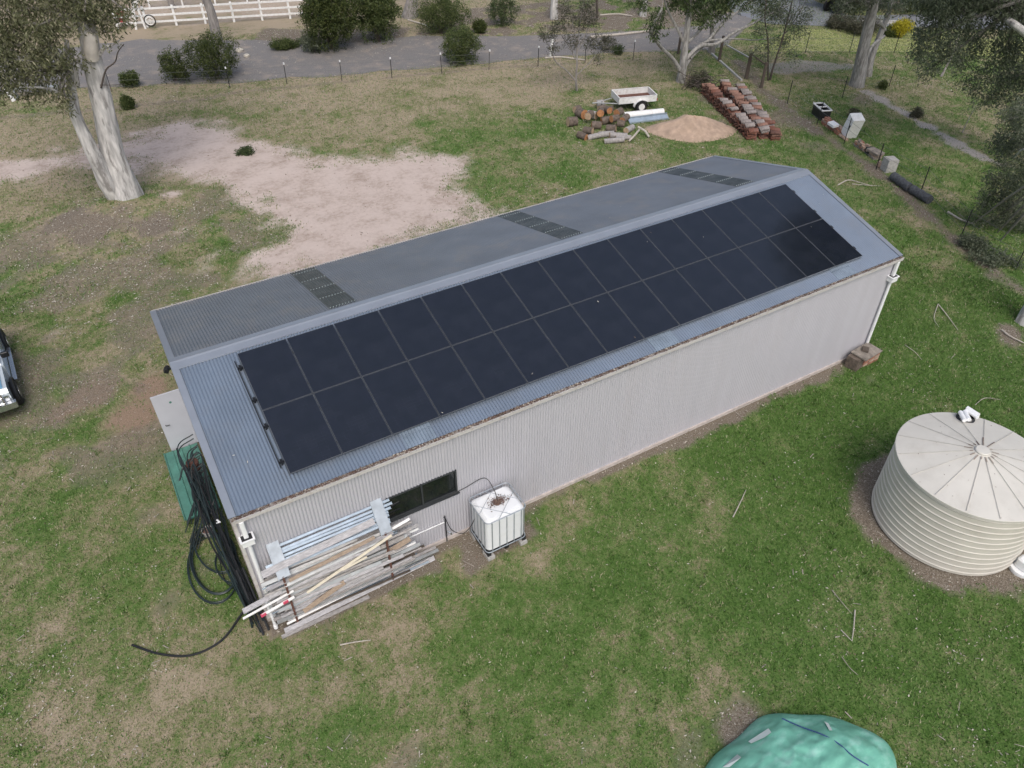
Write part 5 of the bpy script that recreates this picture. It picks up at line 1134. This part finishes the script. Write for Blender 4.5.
for r_,((u0,v0),(u1,v1),nm_) in enumerate([((704,92),(752,141),'nearest the sand heap'),((722,88),(764,139),'in the middle'),((738,90),(776,141),'nearest the gate posts')]):
    a,b=G(u0,v0),G(u1,v1); d=b-a; ang=math.atan2(d.y,d.x); n=int(d.length/.43)
    for i in range(n):
        for lev in range((6,5,4)[r_]-((i*7+r_)%5==0)):
            k=(1 if rn.random()<(.45+.3*(i/n>.5)) else 3) if lev>=(6,4,3)[r_]-1 and rn.random()<.75 else rn.choice([0,0,2,3,2]); src=tms[k]
            o=src if first[k] else src.copy()
            if not first[k]: COL.objects.link(o)
            first[k]=False; p=a+d*((i+.5)/n); o.location=p+Vector((rn.uniform(-.05,.05),rn.uniform(-.04,.04),.115*lev)); o.rotation_euler=(rn.uniform(-.16,.16),rn.uniform(-.14,.14),ang+PI/2+rn.uniform(-.35,.35)); o.scale=(1.05,1.15,1.45)
            tag(o,['reddish terracotta','weathered grey','dark red-brown','faded pinkish'][k]+' roof tile in the row of stacks '+nm_,'roof tile','roof tiles piled in three long rows of stacks')
rn=random.Random(8)
tb=shrub(700,90,.85,.75,'heap of dark brown brushwood at the head of the tile rows','leaf_sparse',n=14,name='brush_heap')
m=MB()
for k in range(60):
    p=G(700,90)+Vector((rn.gauss(0,.5),rn.gauss(.3,.4),.1+rn.random()*.6)); d=Vector((rn.gauss(0,1),rn.gauss(0,1),rn.gauss(0,.5))).normalized()*.35; m.tube([p-d,p+d],.02,4)
m.build('twigs','bark_dark',tb)

# ------------------------------------------------------------------ junk line along the wire fence
K0=G(816,110); jd=(G(900,180)-G(816,108)); jd.z=0; jd.normalize(); ja=math.atan2(jd.y,jd.x); JE=Euler((0,0,ja))
def J(u,v,z=0): return G(u,v,z)
# white-rimmed basin
p=J(820,117); bs=empty('wash_trough',p,'white-rimmed dark laundry trough standing at the far end of the junk line','trough'); JM=JE.to_matrix()
m=MB()
for s in (-1,1): m.box(p+JM@Vector((0,s*.26,.55)),(1.15,.07,.05),JM); m.box(p+JM@Vector((s*.56,0,.55)),(.07,.46,.05),JM)
m.box(p+Vector((0,0,.55)),(.06,.46,.045),JM); part(m,'rim','white_paint',bs)
m=MB()
for s in (-1,1): m.box(p+JM@Vector((0,s*.24,.27)),(1.08,.02,.52),JM); m.box(p+JM@Vector((s*.54,0,.27)),(.02,.5,.52),JM)
m.box(p+Vector((0,0,.2)),(1.05,.46,.02),JM); part(m,'basin','dark_metal',bs)
rn=random.Random(4)
def brickpile(u0,v0,u1,v1,nx_,ny_,nz_,mats,lab,grp,w_=(.24,.115,.08)):
    a,b=G(u0,v0),G(u1,v1); d=(b-a)/max(1,nx_-1)
    for i in range(nx_):
        for j in range(ny_):
            for k in range(nz_ if (i+j)%3 else nz_-1):
                c=a+d*i+JM@Vector((0,(j-.5)*.14,0))+Vector((rn.uniform(-.03,.03),rn.uniform(-.02,.02),w_[2]*(k+.5)+.003*k)); m=MB(); m.box(c,w_,Euler((0,0,ja+PI/2*0+rn.uniform(-.25,.25)))); tag(m.build('brick',rn.choice(mats)),lab,'brick',grp)
brickpile(824,124,838,134,7,3,4,['brick','brick','brick_pale'],'orange-red brick in the neat stack between trough and white cabinet','bricks in the stack between trough and cabinet')
brickpile(857,146,864,151,4,2,4,['brick_pale','stone','brick'],'dusty mixed brick in the pile on the near side of the white cabinet','bricks piled beside the cabinet')
m=MB(); m.box(J(835,126,.42)+Vector((.1,.2,0)),(.5,.35,.12),JM@Euler((.1,.05,.2)).to_matrix()); tag(m.build('foam_box','white_plastic'),'white slab lying on the orange-red brick stack','slab')
# white cabinet (old fridge)
p=J(848,140); fr=empty('old_fridge',p,'old white fridge leaning at the middle of the junk line','fridge')
FM=JM@Euler((0,.32,0)).to_matrix(); cc=p+Vector((.30,.15,.62))
m=MB(); m.box(cc,(.58,.56,1.12),FM); part(m,'cabinet','white_paint',fr)
m=MB(); m.box(cc+FM@Vector((0,-.30,-.14)),(.57,.04,.82),FM); dr=part(m,'door','white_plastic',fr); m=MB(); m.box(cc+FM@Vector((0,-.30,.42)),(.57,.04,.26),FM); part(m,'freezer_door','white_plastic',fr)
m=MB(); m.box(cc+FM@Vector((.23,-.335,.1)),(.03,.03,.25),FM); m.build('handle','dark_metal',dr)
m=MB(); m.tube([J(840,135,.08),J(847,140,.08)],.09,10); tag(m.build('pipe','brick_pale',smooth=True),'short cream clay pipe at the foot of the old fridge','pipe')
p=J(877,158); 
for k,(dx,dz,mt,lab) in enumerate([(0,.06,'stone','bottom stone slab of the pile between fridge and concrete cube'),(.05,.17,'brick_pale','tan stone slab in the middle of the pile beside the concrete cube'),(-.05,.28,'stone','grey stone slab topping the pile beside the concrete cube')]):
    m=MB(); m.box(p+Vector((dx,dx+.2,dz)),(.75,.45,.10),JM@Euler((.05,.03,.15*k)).to_matrix()); tag(m.build('stone_slab',mt),lab,'slab')
m=MB(); m.box(J(869,154)+Vector((0,0,.15)),(.35,.3,.3),JM); tag(m.build('stone','dark_metal'),'dark block between the bricks and the stone slabs','block')
p=J(888,172)+Vector((.12,.12,0)); m=MB(); m.box(p+Vector((0,0,.30)),(.52,.5,.60),JM); m.box(p+Vector((0,0,.61)),(.44,.42,.02),JM); tag(m.build('concrete_cube','concrete'),'large grey concrete cube in the junk line','concrete block')
m=MB(); m.box(J(881,167)+Vector((-.05,0,.14)),(.35,.2,.22),JM@Euler((0,.1,.4)).to_matrix()); tag(m.build('foam_block','brick_pale'),'small cream block leaning on the concrete cube','block')
for (a,b,lab) in (((893,176),(910,188),'dark rolled mesh lying next to the concrete cube'),((912,189),(930,200),'dark rolled mesh lying furthest along the junk line')):
    A_,B_=G(*a,.2),G(*b,.2); m=MB(); P=[A_+(B_-A_)*k/8 for k in range(9)]; m.tube(P,[.19+.015*math.sin(k*2) for k in range(9)],16); m.tube([B_,B_+(B_-A_).normalized()*.01],.12,12); tag(m.build('mesh_roll','hessian_black',smooth=True),lab,'roll')

# ------------------------------------------------------------------ far details: tractor on the far road, timber beam
p=G(836,12); tr=empty('mini_tractor',p,'small dark yellow-trimmed machine parked on the far road','tractor')
m=MB(); m.rbox(p+Vector((0,0,.75)),(1.0,.8,.55),.12); m.box(p+Vector((-.2,0,1.3)),(.4,.5,.5)); part(m,'body','dark_metal',tr,True)
m=MB(); m.rbox(p+Vector((.75,0,.7)),(.7,.6,.4),.12); part(m,'bonnet','yellow_paint',tr,True)
for dx in (-.4,.8):
    for s in (-1,1): m=MB(); m.tube([p+Vector((dx,s*.45,.38)),p+Vector((dx,s*.65,.38))],.38 if dx<0 else .28,14); part(m,'wheel','rubber',tr,True)
m=MB(); a,b=G(850,24),G(905,24); d=b-a; m.box((a+b)/2+Vector((0,0,.12)),(d.length,.2,.24),d.to_track_quat('X','Z').to_matrix()); tag(m.build('retaining_kerb','concrete'),'low grey retaining kerb along the far road','kerb')

# ------------------------------------------------------------------ four wheel drive at the left edge
cx=-5.20; fy=10.45
car=empty('four_wheel_drive',(cx,fy+2.2,0),'light blue-grey four wheel drive cut off by the left edge of the photo','car')
CM=Euler((0,0,.05)).to_matrix(); c0_=Vector((cx,fy,0))
def C(x,y,z): return c0_+CM@Vector((x,y,z))
m=MB()
def prism(m,sec,x0,x1,mi=0,ins=0.0):     # side section (y,z) extruded across the car
    n=len(sec); vs=[C(x0,y,z) for y,z in sec]+[C(x1,y,z) for y,z in sec]
    m.add(vs,[tuple(range(n)),tuple(range(2*n-1,n-1,-1))]+[(i,i+n,(i+1)%n+n,(i+1)%n) for i in range(n)],mi)
prism(m,[(.05,.55),(.02,.95),(.12,1.06),(1.25,1.12),(1.25,.5),(1.05,.5),(.95,.75),(.55,.78),(.35,.5)],-.80,.80)
prism(m,[(1.25,.45),(1.25,1.12),(4.25,1.10),(4.30,.55),(4.05,.5),(3.95,.75),(3.5,.78),(3.3,.5)],-.86,.86)
part(m,'body','car_paint',car)
m=MB(); prism(m,[(.16,1.065),(.16,1.085),(1.22,1.16),(1.22,1.125)],-.70,.70); part(m,'bonnet','car_blue',car)
m=MB(); 
sec=[(1.30,1.12),(1.78,1.72),(3.7,1.75),(4.1,1.12)]
vs=[C(-.80,1.30,1.12),C(.80,1.30,1.12),C(.68,1.80,1.72),C(-.68,1.80,1.72),C(-.68,3.75,1.74),C(.68,3.75,1.74),C(-.80,4.2,1.11),C(.80,4.2,1.11)]
m.add(vs,[(0,1,2,3),(3,2,5,4),(4,5,7,6),(1,7,5,2),(0,3,4,6)]); cab=part(m,'cabin','car_paint',car)
m=MB(); m.add([C(-.70,1.345,1.195),C(.70,1.345,1.195),C(.62,1.745,1.675),C(-.62,1.745,1.675)],[(0,1,2,3)]); m.build('windscreen','car_glass',cab)
for s in (-1,1):
    m=MB(); pts=[C(s*.797,1.55,1.2),C(s*.80,2.55,1.2),C(s*.715,2.55,1.66),C(s*.715,1.9,1.66)]; m.add(pts,[(0,1,2,3) if s>0 else (3,2,1,0)]); m.build('side_window','car_glass',cab)
    m=MB(); pts=[C(s*.80,2.65,1.2),C(s*.80,3.85,1.2),C(s*.715,3.65,1.66),C(s*.715,2.65,1.66)]; m.add(pts,[(0,1,2,3) if s>0 else (3,2,1,0)]); m.build('side_window','car_glass',cab)
    m=MB(); m.rbox(C(s*.97,1.65,1.22),(.22,.10,.18),.03); part(m,'mirror','black_plastic',car)
    m=MB(); m.box(C(s*.62,.0,.80),(.26,.05,.18),CM); part(m,'headlight','chrome',car)
    m=MB(); m.box(C(s*.94,2.25,.47),(.12,1.9,.04),CM); part(m,'side_step','chrome',car)
    for y in (.75,3.70):
        m=MB(); a=C(s*.72,y,.38); b=C(s*.96,y,.38); m.tube([a,a.lerp(b,.15),a.lerp(b,.85),b],[.33,.38,.38,.33],24); wl=part(m,'wheel','rubber',car,True)
        m=MB(); m.tube([b+(b-a).normalized()*.0,b+(b-a).normalized()*.012],.21,18); m.build('rim','chrome',wl,True)
        m=MB(); P=[C(s*.90,y+.45*math.cos(t),.42+.43*math.sin(t)) for t in [PI*k/10 for k in range(11)]]; m.tube(P,.045,6); part(m,'wheel_arch','black_plastic',car,True)
m=MB(); m.box(C(0,-.10,.60),(1.75,.16,.20),CM); part(m,'front_bumper','chrome',car)
m=MB(); m.box(C(0,.0,.82),(.9,.04,.2),CM); part(m,'grille','black_plastic',car)
m=MB()
for z in (.75,.95,1.10): m.tube([C(-.6,-.16,z),C(.6,-.16,z)],.025,6)
for x in (-.6,-.25,.25,.6): m.tube([C(x,-.16,.55),C(x,-.16,1.10)],.025,6)
part(m,'bull_bar','chrome',car,True)
m=MB()
for y in (2.0,2.9,3.6): m.box(C(0,y,1.80),(1.3,.05,.04),CM)
for s in (-1,1): m.box(C(s*.62,2.8,1.80),(.04,1.75,.04),CM)
part(m,'roof_rack','dark_metal',car)

for o in list(bpy.data.objects):
    if o.type=='MESH' and not o.data.vertices: bpy.data.objects.remove(o)
